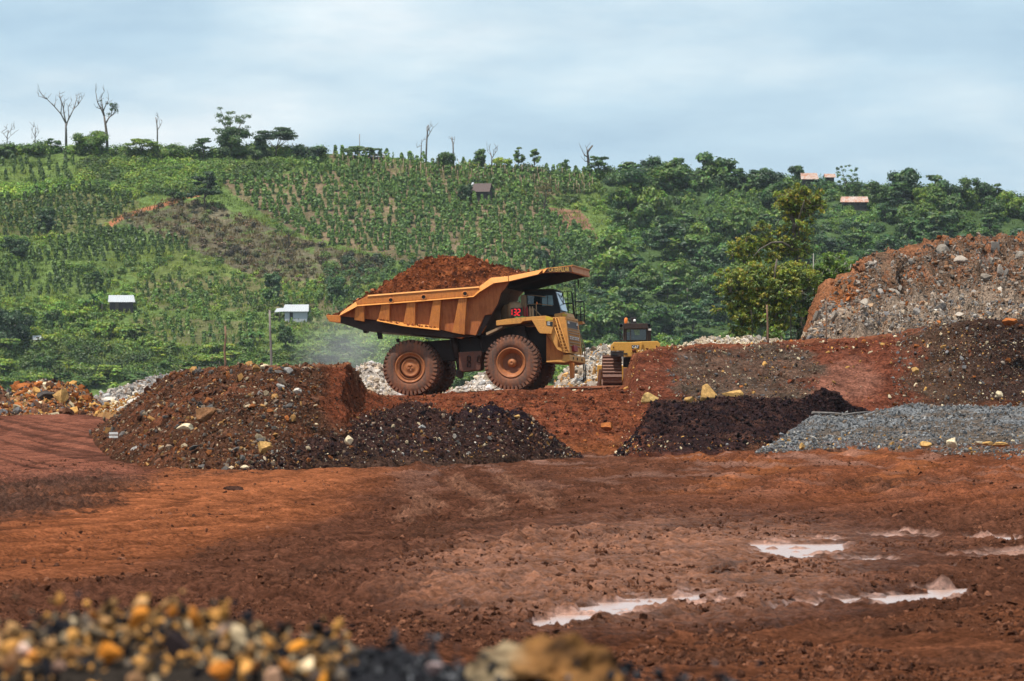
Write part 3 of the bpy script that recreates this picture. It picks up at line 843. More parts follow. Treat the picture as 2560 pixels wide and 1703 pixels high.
rubble('rubble_heap', [[(240, 1036, 292), (330, 1034, 290), (385, 1030, 288)], [(245, 1030, 293), (290, 1012, 293), (330, 1000, 292), (375, 985, 290), (395, 1000, 289)]],
       'small yellow brown rubble heap at the left foot of the stony berm', [GOLD, CREAM, RUST, (.6, .56, .5)], [3, 2, 2, 1], 420, .09, .5, 207, (.36, .19, .08))

# ================================================================== single boulders
_bk = {'gold': (.46, .27, .10), 'cream': CREAM, 'grey': (.3, .28, .26), 'brown': (.2, .1, .05), 'rust': RUST, 'white': WHITE, 'yellow': (.56, .36, .14)}


def boulder(u, v, Y, w, h, colr, label, seed, group=None, sub=ICO3, cuts=9, name='boulder', mat=None, depth=None, jag=0.10):
    """u, v: middle of the stone; w, h: its size in metres"""
    rr = np.random.default_rng(seed)
    V = rock_shape(sub, rr, cuts + 3, (.42, .8), jag * 1.4, seed)
    V = V / np.abs(V).max(0) * (w / 2, (depth or (w + h) / 2) / 2, h / 2)
    c = np.tile(np.array(_bk[colr]) if isinstance(colr, str) else np.array(colr), (len(V), 1)) * (1 + .5 * fbm(V * 3 / max(w, h) * 1.5, 4, seed=seed))[:, None]
    o = obj_np(name, V, sub[1], mat or M_STONE, col=np.clip(c, .01, 1))
    o.location = P(u, v, Y); o.rotation_euler = (0, 0, 0)
    return tag(o, label, 'boulder', group)


BL = [(1625, 997, 240.5, .78, .55, 'yellow', 'cream yellow boulder at the left end of the black heap crest'),
      (1768, 985, 240.5, .82, .86, 'gold', 'tallest golden boulder standing behind the black heap crest'),
      (1830, 987, 241.5, 1.0, .42, 'gold', 'flat golden boulder right of the tallest golden boulder'),
      (1722, 1002, 240, .5, .36, 'gold', 'small golden stone left of the tallest golden boulder'),
      (1952, 1003, 241.5, .35, .2, 'gold', 'little golden stone on the crest of the black heap'),
      (2290, 927, 253.2, .42, .36, 'gold', 'golden stone stuck in the red bank below its dark end'),
      (2500, 985, 250, .38, .32, 'cream', 'cream stone low in the dark spoil at the right edge'),
      (2522, 803, 254, .8, .42, 'rust', 'orange brown boulder on top of the dark spoil heap'),
      (466, 1070, 203.8, .74, .34, 'cream', 'large cream boulder in the middle of the stony berm'),
      (512, 1037, 205.5, .95, .55, 'brown', 'overhanging brown slab just above the large cream boulder'),
      (660, 1117, 200.5, .55, .5, 'gold', 'yellow brown boulder low on the stony berm'),
      (338, 1123, 216, .38, .34, 'grey', 'pale grey wedge stone at the left foot of the stony berm'),
      (332, 1138, 214, .4, .22, 'rust', 'rust coloured stone below the pale grey wedge stone'),
      (270, 1130, 226, .26, .26, 'gold', 'golden stone at the left tip of the stony berm'),
      (700, 967, 209.5, .36, .26, 'grey', 'round grey stone high on the stony berm'),
      (745, 978, 209, .32, .24, 'white', 'white stone high on the stony berm'),
      (718, 1045, 204.5, .22, .3, 'rust', 'upright orange stone halfway up the stony berm'),
      (612, 1168, 197, .32, .16, 'cream', 'pale flat stone at the foot of the stony berm'),
      (655, 919, 213, .22, .2, 'cream', 'cream stone on the crest of the stony berm'),
      (720, 930, 212.5, .4, .36, 'grey', 'dark grey boulder on the crest of the stony berm'),
      (873, 1100, 202.8, .34, .38, 'cream', 'cream pointed stone on the dark speckled heap'),
      (1053, 1068, 214.5, .36, .2, 'grey', 'pale grey stone near the top of the dark speckled heap'),
      (1292, 1041, 222.6, .28, .2, 'gold', 'orange stone near the right peak of the dark speckled heap'),
      (1520, 1068, 240.3, .62, .42, 'rust', 'rust yellow boulder half buried in the red slope'),
      (2005, 1117, 220.5, .24, .32, 'gold', 'upright golden stone at the foot of the gravel heap'),
      (2310, 1112, 217.5, .62, .28, 'gold', 'leaning golden slab at the foot of the gravel heap'),
      (2382, 1107, 215, .5, .42, 'cream', 'pale pointed slab right of the leaning golden slab'),
      (2446, 1107, 213.5, .45, .16, 'cream', 'cream flat stone left in the row of three near the gravel heap'),
      (2470, 1110, 212.7, .45, .2, 'gold', 'middle flat stone in the row of three near the gravel heap'),
      (2498, 1112, 211.7, .78, .22, 'gold', 'long golden slab right in the row of three near the gravel heap')]
for k, (u, v, Y, w, h, c, lab) in enumerate(BL):
    boulder(u, v, Y - .12, w, h, c, lab, 300 + k)
boulder(2470, 601, 308, 3.2, .45, (.10, .05, .03), 'dark flat slab lying on the crest of the rock face', 350, name='rock_slab', depth=1.5)
boulder(152, 994, 295, .9, .95, 'gold', 'angular golden block on the rust brown mound', 351)
boulder(110, 988, 296, 1.2, .6, (.07, .06, .055), 'dark grey block left of the angular golden block', 352)
boulder(60, 968, 299.5, 1.5, .8, 'rust', 'pointed rust slab on the crest of the rust brown mound', 353)
boulder(272, 1000, 300, .8, .35, 'white', 'white boulder below the long grey rubble slope', 354)
boulder(350, 1012, 288, 1.4, .9, 'white', 'greenish white boulder beside the left end of the stony berm', 355)

# clods and stones lying about the pit floor
M_CLOD = M_LUMP
for (u, v, w, h, c, lab, nm) in [(1060, 1566, .42, .22, (.17, .075, .04), 'brown rock alone on the wet mud in front', 'boulder'),
                                 (590, 1226, .75, .26, (.06, .03, .022), 'dark crumbly clod on the orange mud', 'clod'),
                                 (2190, 1635, .5, .16, (.05, .025, .018), 'dark clod on the mud at lower right', 'clod'),
                                 (2470, 1680, .4, .14, (.05, .025, .018), 'dark clod at the bottom right corner of the mud', 'clod'),
                                 (1905, 1222, .5, .16, (.07, .035, .025), 'dark clod on the brown mud below the black heap', 'clod'),
                                 (1764, 1167, .26, .12, WHITE, 'white scrap of stone on the mud before the black heap', 'boulder'),
                                 (2489, 1180, .24, .1, WHITE, 'white scrap of stone on the mud at far right', 'boulder')]:
    Y = 3.5 * F / (v + 6 - CV)
    o = boulder(u, v, Y, w, h, c, lab, int(u + v), name=nm, mat=M_CLOD, jag=.3)
    if nm == 'clod': o['category'] = 'clod'

n = 75000
vv = 1160 + 560 * r.random(n) ** 1.2; uu = r.uniform(-40, 2600, n)
Y = 3.45 * F / (vv - CV); X = (uu - CU) / F * Y
keep = (fbm(np.stack([X, Y, 0 * X], 1) * (.35, .12, 1), 3, seed=5) > -.02) & ~((ell(uu, vv, 420, 1310, 560, 110, -.2) < 1) & (r.random(n) > .25))
X, Y = X[keep], Y[keep]
h, pm, *_ = floor_relief(X, Y)
ok = pm < .2; X, Y, h = X[ok], Y[ok], h[ok]
s = np.minimum(.016 * (1 - r.random(len(X))) ** (-1 / 2.2), .085)
V, Fc, Cc = scatter_rocks(np.stack([X, Y, base_z(X, Y) + h + s * .15], 1), s, pick([(.085, .036, .022), (.12, .048, .027), (.19, .08, .046)], [3, 3, 2], len(X), r, .35), r)
tag(obj_np('mud_clods', V, Fc, M_LUMP, col=Cc), 'loose crumbs of mud strewn over the pit floor', 'mud', kind='stuff')

# ================================================================== near mound at the bottom of the frame
L = loft([[(-500, 2300, 17.5), (300, 2300, 17.2), (900, 2300, 17.2), (1400, 2300, 17.4), (1900, 2300, 17.8)],
          [(-500, 1690, 18.6), (-60, 1680, 18.6), (300, 1660, 18.6), (700, 1690, 18.6), (1100, 1720, 18.6), (1900, 1760, 18.8)],
          [(-500, 1660, 20), (-60, 1640, 20), (60, 1610, 20), (160, 1594, 20), (240, 1574, 20), (400, 1552, 20), (540, 1566, 20), (610, 1608, 20), (700, 1638, 20), (820, 1645, 20), (900, 1640, 20),
           (1000, 1650, 20), (1090, 1688, 20), (1300, 1730, 20), (1900, 1790, 20)]],
         300, [30, 60], 0.02, 7.0, 93, back=2.0, octv=4, sink=.3)
C = np.tile((0.03, 0.024, 0.02), (len(L['V']), 1))
C = mixc(C, (0.02, 0.02, 0.023), sm(L['u'], 780, 880))
NEARPAL = [(.025, .024, .028), (.62, .30, .085), (.44, .24, .10), (.16, .125, .095), (.62, .46, .28), (.055, .038, .03), (.20, .15, .10)]
s1 = stones_on(L, 3000, .009, .036, NEARPAL, [4, 5, 4, 2, 1.4, 3, 1.2], r, 1.8, where=lambda u, v, V: u < 860, k_size=1.2, k_num=1.6, fine=True)
s2 = stones_on(L, 900, .009, .03, [(.03, .03, .034), (.05, .05, .055), (.16, .16, .17)], [4, 3, 1], r, 1.8, where=lambda u, v, V: u >= 800, k_size=1.0, k_num=2, fine=True)
for a in (s1, s2): a[0][:] = a[0]
big = []
for (u, v, s, c) in [(745, 1608, .042, (.78, .42, .07)), (30, 1645, .045, (.7, .48, .26)), (60, 1625, .03, (.75, .7, .62)), (280, 1620, .05, (.62, .30, .05)), (345, 1530, .042, (.62, .31, .06)),
                     (545, 1665, .045, (.62, .29, .06)), (810, 1690, .045, (.68, .36, .06)), (350, 1690, .045, (.34, .25, .14)), (85, 1630, .035, (.6, .32, .08)), (430, 1512, .03, (.5, .24, .05)),
                     (490, 1530, .035, (.56, .28, .06)), (180, 1625, .035, (.4, .25, .1)), (1085, 1660, .03, (.45, .45, .47)), (715, 1655, .035, (.6, .32, .09)), (235, 1530, .03, (.4, .2, .06)),
                     (640, 1650, .03, (.48, .25, .08)), (450, 1600, .05, (.045, .045, .05)), (150, 1660, .04, (.25, .2, .16)), (560, 1560, .035, (.3, .27, .22)), (690, 1690, .04, (.5, .4, .28))]:
    big.append(scatter_rocks([P(u, v + 12, 19.0 - (v - 1510) / 190 * .7)], [s * r.uniform(.8, 1.25)], [(c[0] * .9, c[1] * .66, c[2] * .6)], r, True))
heap('near_rubble_mound', L, C, M_SMALLSTONE, 'blurred near mound of golden and black stones at lower left', 'rubble heap', [s1, s2] + big, stone_mat=M_SMALLSTONE)
boulder(1393, 1690, 18.9, .62, .35, (.15, .062, .018), 'big blurred orange brown rock at the bottom of the frame', 390, cuts=9, jag=.42, depth=.5, sub=ico(4))
_o = COL.objects['boulder.%03d' % max(int(q.name[8:]) for q in COL.objects if q.name.startswith('boulder.'))]
_c = np.empty(len(_o.data.vertices) * 3); _o.data.vertices.foreach_get('co', _c); _c = _c.reshape(-1, 3)
_k = np.tile((.21, .10, .036), (len(_c), 1)); _f = fbm(_c * 9, 4, seed=2)
_k = mixc(_k, (.30, .22, .13), sm(-_c[:, 0] + .08 * _f, .10, .16)); _k = mixc(_k, (.045, .025, .015), sm(_f, .08, .3)); _k = mixc(_k, (.36, .17, .05), .7 * sm(-_f, .2, .4))
_o.data.color_attributes['Col'].data.foreach_set('color', np.concatenate([_k, np.ones((len(_k), 1))], 1).astype(np.float32).ravel())
# ================================================================== haul truck
M_YEL = paint_mat('dusty_orange_paint', (0.50, 0.205, 0.045), (0.27, 0.095, 0.04), 0.50)
M_BODY = paint_mat('dump_body_paint', (0.54, 0.185, 0.040), (0.32, 0.094, 0.034), 0.48)
M_PANEL = paint_mat('body_panel_paint', (0.42, 0.128, 0.034), (0.27, 0.074, 0.028), 0.55)
M_RIM2 = paint_mat('wheel_dish_paint', (0.22, 0.072, 0.028), (0.15, 0.05, 0.026), .5)  # rim paint darkened to stand in for shade inside the recessed dish
M_RAIL = paint_mat('rail_paint', (0.58, 0.235, 0.05), (0.33, 0.11, 0.04), 0.36, up=.1)
M_CABYEL = paint_mat('front_paint', (0.62, 0.285, 0.068), (0.36, 0.135, 0.05), 0.44)
M_FRAME = paint_mat('frame_paint', (0.035, 0.018, 0.013), (0.085, 0.034, 0.02), 0.42)
M_RUBBER = paint_mat('dusty_rubber', (0.11, 0.066, 0.05), (0.22, 0.086, 0.046), 0.66, rough=.85, scale=.9, up=.1)
M_RIM = paint_mat('rim_paint', (0.36, 0.125, 0.042), (0.25, 0.082, 0.038), 0.5)
M_BLACK = plain_mat('black_steel', (0.012, 0.012, 0.013), 0.5)
M_GLASS = plain_mat('cab_glass', (0.02, 0.035, 0.04), 0.04, spec=0.9)
M_TEAL = plain_mat('teal_glass', (0.08, 0.18, 0.19), 0.08, spec=0.9)
M_STEEL = paint_mat('tan_steel', (0.34, 0.22, 0.12), (0.26, 0.12, 0.06), 0.4)
M_RED = paint_mat('red_paint', (0.30, 0.03, 0.03), (0.25, 0.09, 0.05), 0.4)
M_LED = plain_mat('red_led', (0.4, 0.02, 0.02), 0.4, emit=(1.0, 0.02, 0.03), estr=1.2, var=0)
M_LETTER = plain_mat('letter_yellow', (0.62, 0.36, 0.09), 0.7)
M_WHITE = plain_mat('letter_white', (0.72, 0.70, 0.66), 0.6)
M_SIGNYEL = plain_mat('sticker_yellow', (0.62, 0.40, 0.03), 0.5)
M_ORANGE = plain_mat('beacon_orange', (0.75, 0.18, 0.02), 0.3)
M_LAMP = plain_mat('lamp_glass', (0.75, 0.72, 0.65), 0.15, spec=.8)

th, ph, ro = math.radians(9.8), math.radians(3.55), math.radians(1.5)
fv = Vector((math.cos(ph) * math.cos(th), -math.cos(ph) * math.sin(th), math.sin(ph)))
lv = Vector((math.sin(th), math.cos(th), 0)); uv_ = fv.cross(lv)
lv, uv_ = lv * math.cos(ro) - uv_ * math.sin(ro), uv_ * math.cos(ro) + lv * math.sin(ro)
YT, WN = 254.0, -2.35
_cp = Vector(P(800 + 755 / 3.367, 610 + 1281 / 3.367, YT))
TC = _cp - lv * WN                                      # middle of the rear axle on the ground
TM = Matrix(((fv.x, lv.x, uv_.x, TC.x), (fv.y, lv.y, uv_.y, TC.y), (fv.z, lv.z, uv_.z, TC.z), (0, 0, 0, 1)))


def T(zx, zy, y=-2.35):
    u = 800 + zx / 3.367; v = 610 + zy / 3.367
    d = Vector(((u - CU) / F, 1, (CV - v) / F))
    s = (y + lv.dot(TC)) / lv.dot(d)
    q = d * s - TC
    return Vector((fv.dot(q), y, uv_.dot(q)))


truck = empty('dump_truck'); truck.matrix_world = TM
tag(truck, 'huge loaded orange dump truck with number 132 in red lights', 'dump truck')


def pr(pts, y0, y1, at=None, mb=None):
    """solid with a side outline, running across the machine from y0 to y1"""
    mb = mb or MB()
    A = [T(a, b, y0 if at is None else at) for a, b in pts]
    mb.hull2([(p.x, y0, p.z) for p in A], [(p.x, y1, p.z) for p in A])
    return mb


def chamfer(lower, yl, upper, yu, mb=None):
    """beam whose outer face slopes from a low outer edge to a high inner edge"""
    mb = mb or MB()
    L_ = [T(a, b, yl) for a, b in lower]; U_ = [T(a, b, yu) for a, b in upper]
    n = len(L_)
    vs = L_ + U_ + [Vector((p.x, yu, p.z)) for p in L_]
    fs = []
    for i in range(n - 1):
        fs += [(i, i + 1, n + i + 1, n + i), (n + i, n + i + 1, 2 * n + i + 1, 2 * n + i), (2 * n + i, 2 * n + i + 1, i + 1, i)]
    fs += [(0, n, 2 * n), (n - 1, 3 * n - 1, 2 * n - 1)]
    mb.add(vs, fs)
    return mb


SIDE = [(165, 606), (312, 515), (1292, 440), (1462, 318), (1600, 305), (1560, 372), (1522, 412), (1496, 500), (1442, 593), (1386, 600), (1312, 770), (1110, 745), (1000, 718), (480, 642)]
a = T(0, 0)
body = MB()
for s in (-1, 1):
    A = [T(x, y, -2.35) for x, y in SIDE]
    body.hull2([(p.x, s * 2.37, p.z) for p in A], [(p.x, s * 2.25, p.z) for p in A])
body = body.build('dump_body', M_PANEL, truck, .012)
pr([(45, 600), (165, 606), (480, 630), (1000, 705), (1320, 760), (1302, 778), (1110, 790), (900, 772), (600, 748), (360, 728), (170, 664), (72, 652)], -2.24, 2.24, at=-2.35).build('body_floor', M_FRAME, body, .01)
pr([(45, 598), (175, 600), (172, 640), (170, 664), (74, 653)], -2.3, 2.3, at=-2.35).build('tail_lip', M_BODY, body, .02)
pr([(1600, 310), (1530, 405), (1500, 500), (1442, 597), (1345, 768), (1318, 768), (1385, 600), (1470, 480), (1500, 400), (1560, 320)], -2.23, 2.23, at=-2.35).build('front_wall', M_FRAME, body)
pr([(1440, 597), (1388, 604), (1318, 768), (1362, 752), (1432, 620)], -2.2, -1.9).build('front_wing', M_BODY, body, .01)
for q in ([(303, 520), (376, 514), (372, 655), (287, 640)], [(522, 504), (590, 500), (584, 655), (488, 640)], [(738, 490), (806, 485), (800, 690), (702, 672)],
          [(955, 473), (1021, 468), (1002, 722), (912, 704)], [(1172, 457), (1238, 452), (1216, 765), (1113, 747)]):
    A = [T(x, y, -2.56) for x, y in q]; mb = MB()
    n = [(p.x, -2.66 if i < 2 else -2.58, p.z) for i, p in enumerate(A)]
    mb.hull2(n, [(p.x, -2.37, p.z) for p in A])
    mb.build('rib', M_BODY, body, .02)
for q in ([(290, 640), (372, 655), (366, 684), (350, 690), (300, 672)], [(500, 660), (588, 668), (580, 718), (550, 724), (500, 705)], [(700, 690), (795, 700), (790, 730), (770, 740), (712, 735)],
          [(912, 720), (1002, 735), (992, 765), (960, 768), (925, 758)], [(1115, 752), (1215, 765), (1205, 792), (1180, 797), (1130, 786)]):
    pr(q, -2.2, -1.9).build('rib_foot', M_BODY, body, .02)
# top rail with its bright lower flange
rail = pr([(312, 512), (300, 487), (400, 437), (1338, 363), (1336, 398), (1290, 438)], -2.62, -2.24).build('top_rail', M_BODY, body, .02)
chamfer([(310, 524), (800, 487), (1292, 446), (1345, 402)], -2.72, [(312, 512), (800, 476), (1288, 436), (1336, 394)], -2.60).build('rail_flange', M_RAIL, rail)
chamfer([(400, 442), (1338, 368)], -2.655, [(402, 430), (1338, 357)], -2.58).build('rail_lip', M_RAIL, rail)
pr([(312, 512), (300, 487), (400, 437), (1338, 363), (1336, 398), (1290, 438)], 2.24, 2.62, at=-2.5).build('top_rail', M_BODY, body, .02)
chamfer([(160, 606), (318, 522)], -2.74, [(178, 577), (302, 486)], -2.35).build('tail_rail', M_RAIL, body)
for zx, zy in ((597, 475), (873, 449), (1222, 420)):
    c = T(zx, zy, -2.62); mb = MB()
    mb.lathe([(.125, 0), (.125, -.05), (.085, -.05), (.085, .02)], c, 'y', 20)
    pin = mb.build('lifting_eye', M_BODY, rail)
    mb = MB(); mb.lathe([(.086, -.012), (0.001, -.012)], c, 'y', 20); mb.build('eye_hole', M_BLACK, pin)
# kinked front rail up to the canopy
fr = chamfer([(1290, 447), (1340, 405), (1462, 330), (1584, 314)], -2.74, [(1296, 434), (1342, 358), (1440, 284), (1580, 271)], -2.38).build('front_rail', M_RAIL, body)
chamfer([(1590, 314), (1836, 255), (1868, 222)], -2.74, [(1588, 270), (1800, 229), (1872, 213)], -2.38).build('canopy_rail', M_RAIL, body)
chamfer([(1870, 246), (1882, 243)], -2.66, [(1874, 213), (1918, 200)], -2.36).build('canopy_rail', M_RAIL, body)
# canopy over the cab
can = pr([(1560, 290), (1700, 258), (1918, 202), (2117, 180), (2128, 238), (1884, 243), (1780, 268), (1620, 312)], -2.42, 2.42, at=-2.42).build('canopy', M_BODY, body, .015)
pr([(1600, 300), (1884, 240), (2122, 232), (1705, 335), (1625, 362), (1570, 372)], -2.25, 2.40, at=-2.42).build('canopy_underside', plain_mat('underside_grime', (.012, .008, .007), .95, spec=.1), can)  # shade under the canopy painted in as a near-black base colour
mb = MB(); A = [T(2120, 184, -2.42), T(2126, 180, -2.42)]
B = T(2119, 180, -2.42); mb.box((B.x + .02, 0, B.z - .0), (.05, 4.9, .05)); mb.build('canopy_lip', M_RAIL, can)
o0 = T(1926, 236, -2.425); o1 = T(2098, 232, -2.425); t0 = T(1922, 200, -2.425)
mb = MB(); mb.hull2([T(1890, 240, -2.425), T(2124, 237, -2.425), T(2114, 187, -2.425), T(1918, 206, -2.425)], [T(1890, 240, -2.41), T(2124, 237, -2.41), T(2114, 187, -2.41), T(1918, 206, -2.41)])
mb.build('name_panel', plain_mat('brown_panel', (0.075, 0.036, 0.018), .7), can)
mb = MB(); text_into(mb, 'CATERPILLAR', o0, o1 - o0, (0, 0, 1), (o1 - o0).length, .20, lift=.006, bold=.012); mb.build('lettering', M_LETTER, can)
for q in (((2170, 292), (2175, 372), .02), ((2176, 300), (2177, 345), .028)):
    mb = MB(); mb.tube([T(*q[0], 1.2), T(*q[1], 1.2)], q[2]); mb.build('hanging_strap', M_FRAME, can)
# ledge caked with earth
led = chamfer([(478, 648), (700, 692), (1000, 726)], -2.80, [(486, 627), (700, 657), (1000, 692)], -2.36).build('side_ledge', M_RAIL, body)
pts = []; rr = np.random.default_rng(5)
for k in range(150):
    t = rr.random(); zx = 500 + 490 * t
    if .33 < t < .45: continue
    q = T(zx, np.interp(zx, [486, 700, 1000], [640, 678, 712]) + rr.uniform(-10, 10), rr.uniform(-2.66, -2.5)); pts.append(q[:])
V, Fc, Cc = scatter_rocks(np.array(pts), .03 + .06 * rr.random(len(pts)), pick([RED, ORANGE], [1, 1], len(pts), rr), rr)
o = obj_np('ledge_earth', V, Fc, M_LUMP, parent=led, col=Cc); o['kind'] = 'stuff'
for q in ([(360, 725), (395, 728), (400, 742), (380, 752), (366, 748)], [(478, 742), (508, 745), (516, 800), (487, 798)]):
    pr(q, -1.4, -1.0).build('rock_ejector', M_BLACK, truck)
for s in (1,):                                           # far side plate of the tail
    pass

# wheels
RW = 1.245


def tyre(mb, yo, yi, lug_depth=.085, nl=40):
    w = yi - yo
    R = RW - lug_depth
    prof = [(.66, .10), (.70, .03), (.80, -.01), (.93, -.015), (1.05, .0), (1.12, .03), (R, .10), (R + .01, w * .5), (R, w - .10), (1.1, w - .03), (.9, w + .01), (.7, w - .03), (.66, w - .1)]
    mb.lathe(prof, (0, yo, 0), 'y', 72)
    for k in range(nl):
        for side in (0, 1):
            t = 2 * math.pi * (k + .5 * side) / nl
            y0, y1 = (yo - .005, yo + w * .5) if side == 0 else (yo + w * .5, yi + .005)
            dt = math.pi / nl * .56; sk = .09 * (1 if side == 0 else -1)
            vs = []
            for (yy, rb, rt) in ((y0, R - .11, RW - .012), (y0 + .10 if side == 0 else y0, R - .01, RW), (y1 - (.10 if side else 0), R - .01, RW), (y1, R - .11 if side else R - .02, RW - .012 if side else RW)):
                f = (yy - yo) / w
                off = sk * (f * 2 if side == 0 else (1 - f) * -2)
                for d in (-dt, dt):
                    for rad in (rb, rt):
                        vs.append((rad * math.cos(t + d + off), yy, rad * math.sin(t + d + off)))
            fs = []
            for q in range(3):
                a0 = q * 4; b0 = a0 + 4
                fs += [(a0, a0 + 1, b0 + 1, b0), (a0 + 2, b0 + 2, b0 + 3, a0 + 3), (a0 + 1, a0 + 3, b0 + 3, b0 + 1)]
            fs += [(0, 2, 3, 1), (12, 13, 15, 14)]
            mb.add(vs, fs)


def wheel(c, kind, turn=0.0):
    """c: middle of the outer face"""
    mb = MB(); tyre(mb, 0, .78)
    w = mb.build('wheel', M_RUBBER, truck); w.location = c; w.rotation_euler = (0, 0, turn)
    mb = MB()
    if kind == 'front':
        mb.lathe([(.685, .07), (.675, .02), (.655, .0), (.63, .01), (.60, .06), (.555, .09), (.525, .12), (.50, .2), (.45, .27), (.44, .30)], (0, 0, 0), 'y', 56)
        rim = mb.build('rim', M_RIM, w)
        mb = MB(); mb.lathe([(.45, .28), (.36, .31), (.2, .33), (.001, .33)], (0, 0, 0), 'y', 40); mb.build('dish', M_RIM2, w)
        mb = MB(); mb.lathe([(.20, .33), (.195, .20), (.17, .155), (.11, .15), (.10, .12), (.045, .115), (.04, .14), (.001, .14)], (0, 0, 0), 'y', 32)
        mb.build('hub', M_RIM, w)
    else:
        mb.lathe([(.70, .08), (.69, .03), (.67, .0), (.645, .0), (.625, .035), (.59, .05), (.575, .09), (.53, .10), (.515, .06), (.50, .10), (.49, .30), (.44, .34), (.001, .34)], (0, 0, 0), 'y', 56)
        rim = mb.build('rim', M_RIM, w)
        mb = MB(); mb.lathe([(.42, .34), (.42, .13), (.40, .10), (.35, .085), (.34, .10), (.18, .10), (.17, .085), (.10, .085), (.09, .10), (.001, .10)], (0, 0, 0), 'y', 40)
        for k in range(3):
            t = 1.57 + 2.1 * k
            mb.lathe([(.05, .10), (.045, .06), (.001, .06)], (.085 * math.cos(t), 0, .085 * math.sin(t)), 'y', 10)
        mb.build('hub', M_RIM, w)
    return w


cr = T(757, 1041, -2.35); cf = T(1606, 1000, -2.35)
cr.z = max(cr.z, RW - .02)
wheel(cr, 'rear'); wheel((cr.x, -1.48, cr.z), 'rear')
wheel(cf, 'front', math.radians(-5))
for (c, k) in (((cr.x, .70, cr.z), 'rear'), ((cr.x, 1.57, cr.z), 'rear'), ((cf.x, 1.57, cf.z), 'rear')):
    mb = MB(); tyre(mb, 0, .78); mb.build('wheel', M_RUBBER, truck).location = c

# frame, axles, hoist, tanks
pr([(700, 830), (1110, 800), (1400, 760), (1560, 700), (1900, 690), (1960, 980), (1800, 1000), (1500, 960), (1160, 985), (900, 960), (640, 900)], -.95, .95, at=-1.5).build('chassis', M_FRAME, truck)
mb = MB(); mb.lathe([(.45, -1.5), (.5, -.6), (.55, -.3), (.62, 0), (.55, .3), (.5, .6), (.45, 1.5)], (cr.x, 0, cr.z), 'y', 20); mb.build('axle', M_FRAME, truck); mb = MB(); mb.lathe([(.2, -2.0), (.3, -1), (.3, 1), (.2, 2.0)], (cf.x, 0, cf.z - .1), 'y', 16)
mb.build('axle', M_FRAME, truck)
pr([(1165, 912), (1358, 900), (1362, 915), (1350, 1058), (1335, 1064), (1195, 1076), (1172, 1060)], -2.0, -1.1, at=-2.0).build('fuel_tank', paint_mat('tank_paint', (.12, .045, .028), (.17, .062, .035), .5), truck, .03)
tank = bpy.data.objects['fuel_tank']
for (x0, y0, w, h) in ((1240, 940, 26, 44), (1240, 990, 26, 44), (1325, 938, 24, 56)):
    mb = MB(); q = [T(x0, y0 + h, -2.02), T(x0 + 2, y0 + 10, -2.04), T(x0 + w / 2, y0, -2.04), T(x0 + w - 2, y0 + 10, -2.04), T(x0 + w, y0 + h, -2.02), T(x0, y0 + h, -2.02)]
    mb.tube(q, .028); mb.build('tank_step', M_FRAME, tank)
mb = MB(); mb.tube([T(1120, 770, -1.3), T(1160, 960, -1.3)], .17, 12); mb.tube([T(1150, 900, -1.3), T(1175, 1060, -1.3)], .11, 12); mb.build('hoist_cylinder', M_FRAME, truck)
mb = MB(); mb.tube([T(1352, 770, -1.6), T(1362, 860, -1.6), T(1380, 905, -1.6)], .05, 8); mb.build('hose', M_FRAME, truck)
pr([(1142, 1060), (1200, 1066), (1196, 1120), (1170, 1132), (1146, 1118)], -1.7, -1.3).build('valve_box', M_FRAME, truck, .03)
pr([(1395, 748), (1500, 702), (1535, 690), (1536, 702), (1500, 722), (1402, 768)], -2.3, -1.4).build('mud_flap', M_STEEL, truck)
pr([(640, 800), (662, 795), (668, 828), (645, 830)], -1.2, -1.0).build('body_pad', M_FRAME, truck)
mb = MB(); q = T(1640, 720, -1.0)
pr([(1640, 690), (1720, 690), (1760, 900), (1690, 900)], -1.5, -1.1, mb=mb); mb.build('suspension_strut', M_FRAME, truck)

# deck, fenders, nose
deck = pr([(1482, 646), (1560, 633), (1780, 612), (1898, 604), (1930, 612), (1930, 634), (1790, 642), (1705, 652), (1690, 668), (1484, 687)], -2.40, 2.40, at=-2.4).build('deck', M_CABYEL, truck, .012)
fen = pr([(1782, 640), (1900, 632), (1962, 636), (1964, 690), (1948, 758), (1852, 752), (1838, 738)], -2.41, -2.0, at=-2.41).build('fender', M_CABYEL, truck, .012)
mb = MB(); mb.hull2([T(1900, 606, -2.42), T(1960, 622, -2.42), T(1960, 640, -2.42), T(1900, 648, -2.42)], [T(1900, 606, -2.39), T(1960, 622, -2.39), T(1960, 640, -2.39), T(1900, 648, -2.39)])
mb.build('warning_sticker', M_SIGNYEL, fen)
mb = MB(); q = [(1904, 652), (1960, 655), (1958, 696), (1906, 686)]
mb.hull2([T(x, y, -2.42) for x, y in q], [T(x, y, -2.40) for x, y in q]); pl = mb.build('number_plate', M_BLACK, fen)
mb = MB(); o0, o1 = T(1913, 684, -2.425), T(1935, 684, -2.425); text_into(mb, '132', o0, o1 - o0, (0, 0, 1), .125, .16, lift=.004, bold=.02); mb.build('lettering', M_WHITE, pl)
pr([(1948, 705), (1962, 690), (2000, 800), (2000, 866), (2058, 895), (2092, 915), (2060, 918), (1996, 888), (1978, 858), (1940, 768)], -2.3, -2.15).build('stair_stringer', M_CABYEL, truck, .008)
nose = pr([(1905, 618), (2058, 612), (2072, 690), (2092, 918), (2040, 905), (1990, 880), (1905, 760)], -1.85, 1.55, at=-1.85).build('nose', M_CABYEL, truck, .015)
pr([(1905, 760), (1990, 880), (2046, 915), (2050, 930), (2050, 998), (1905, 996)], -1.7, 1.6, at=-1.7).build('lower_nose', M_BODY, truck, .01)
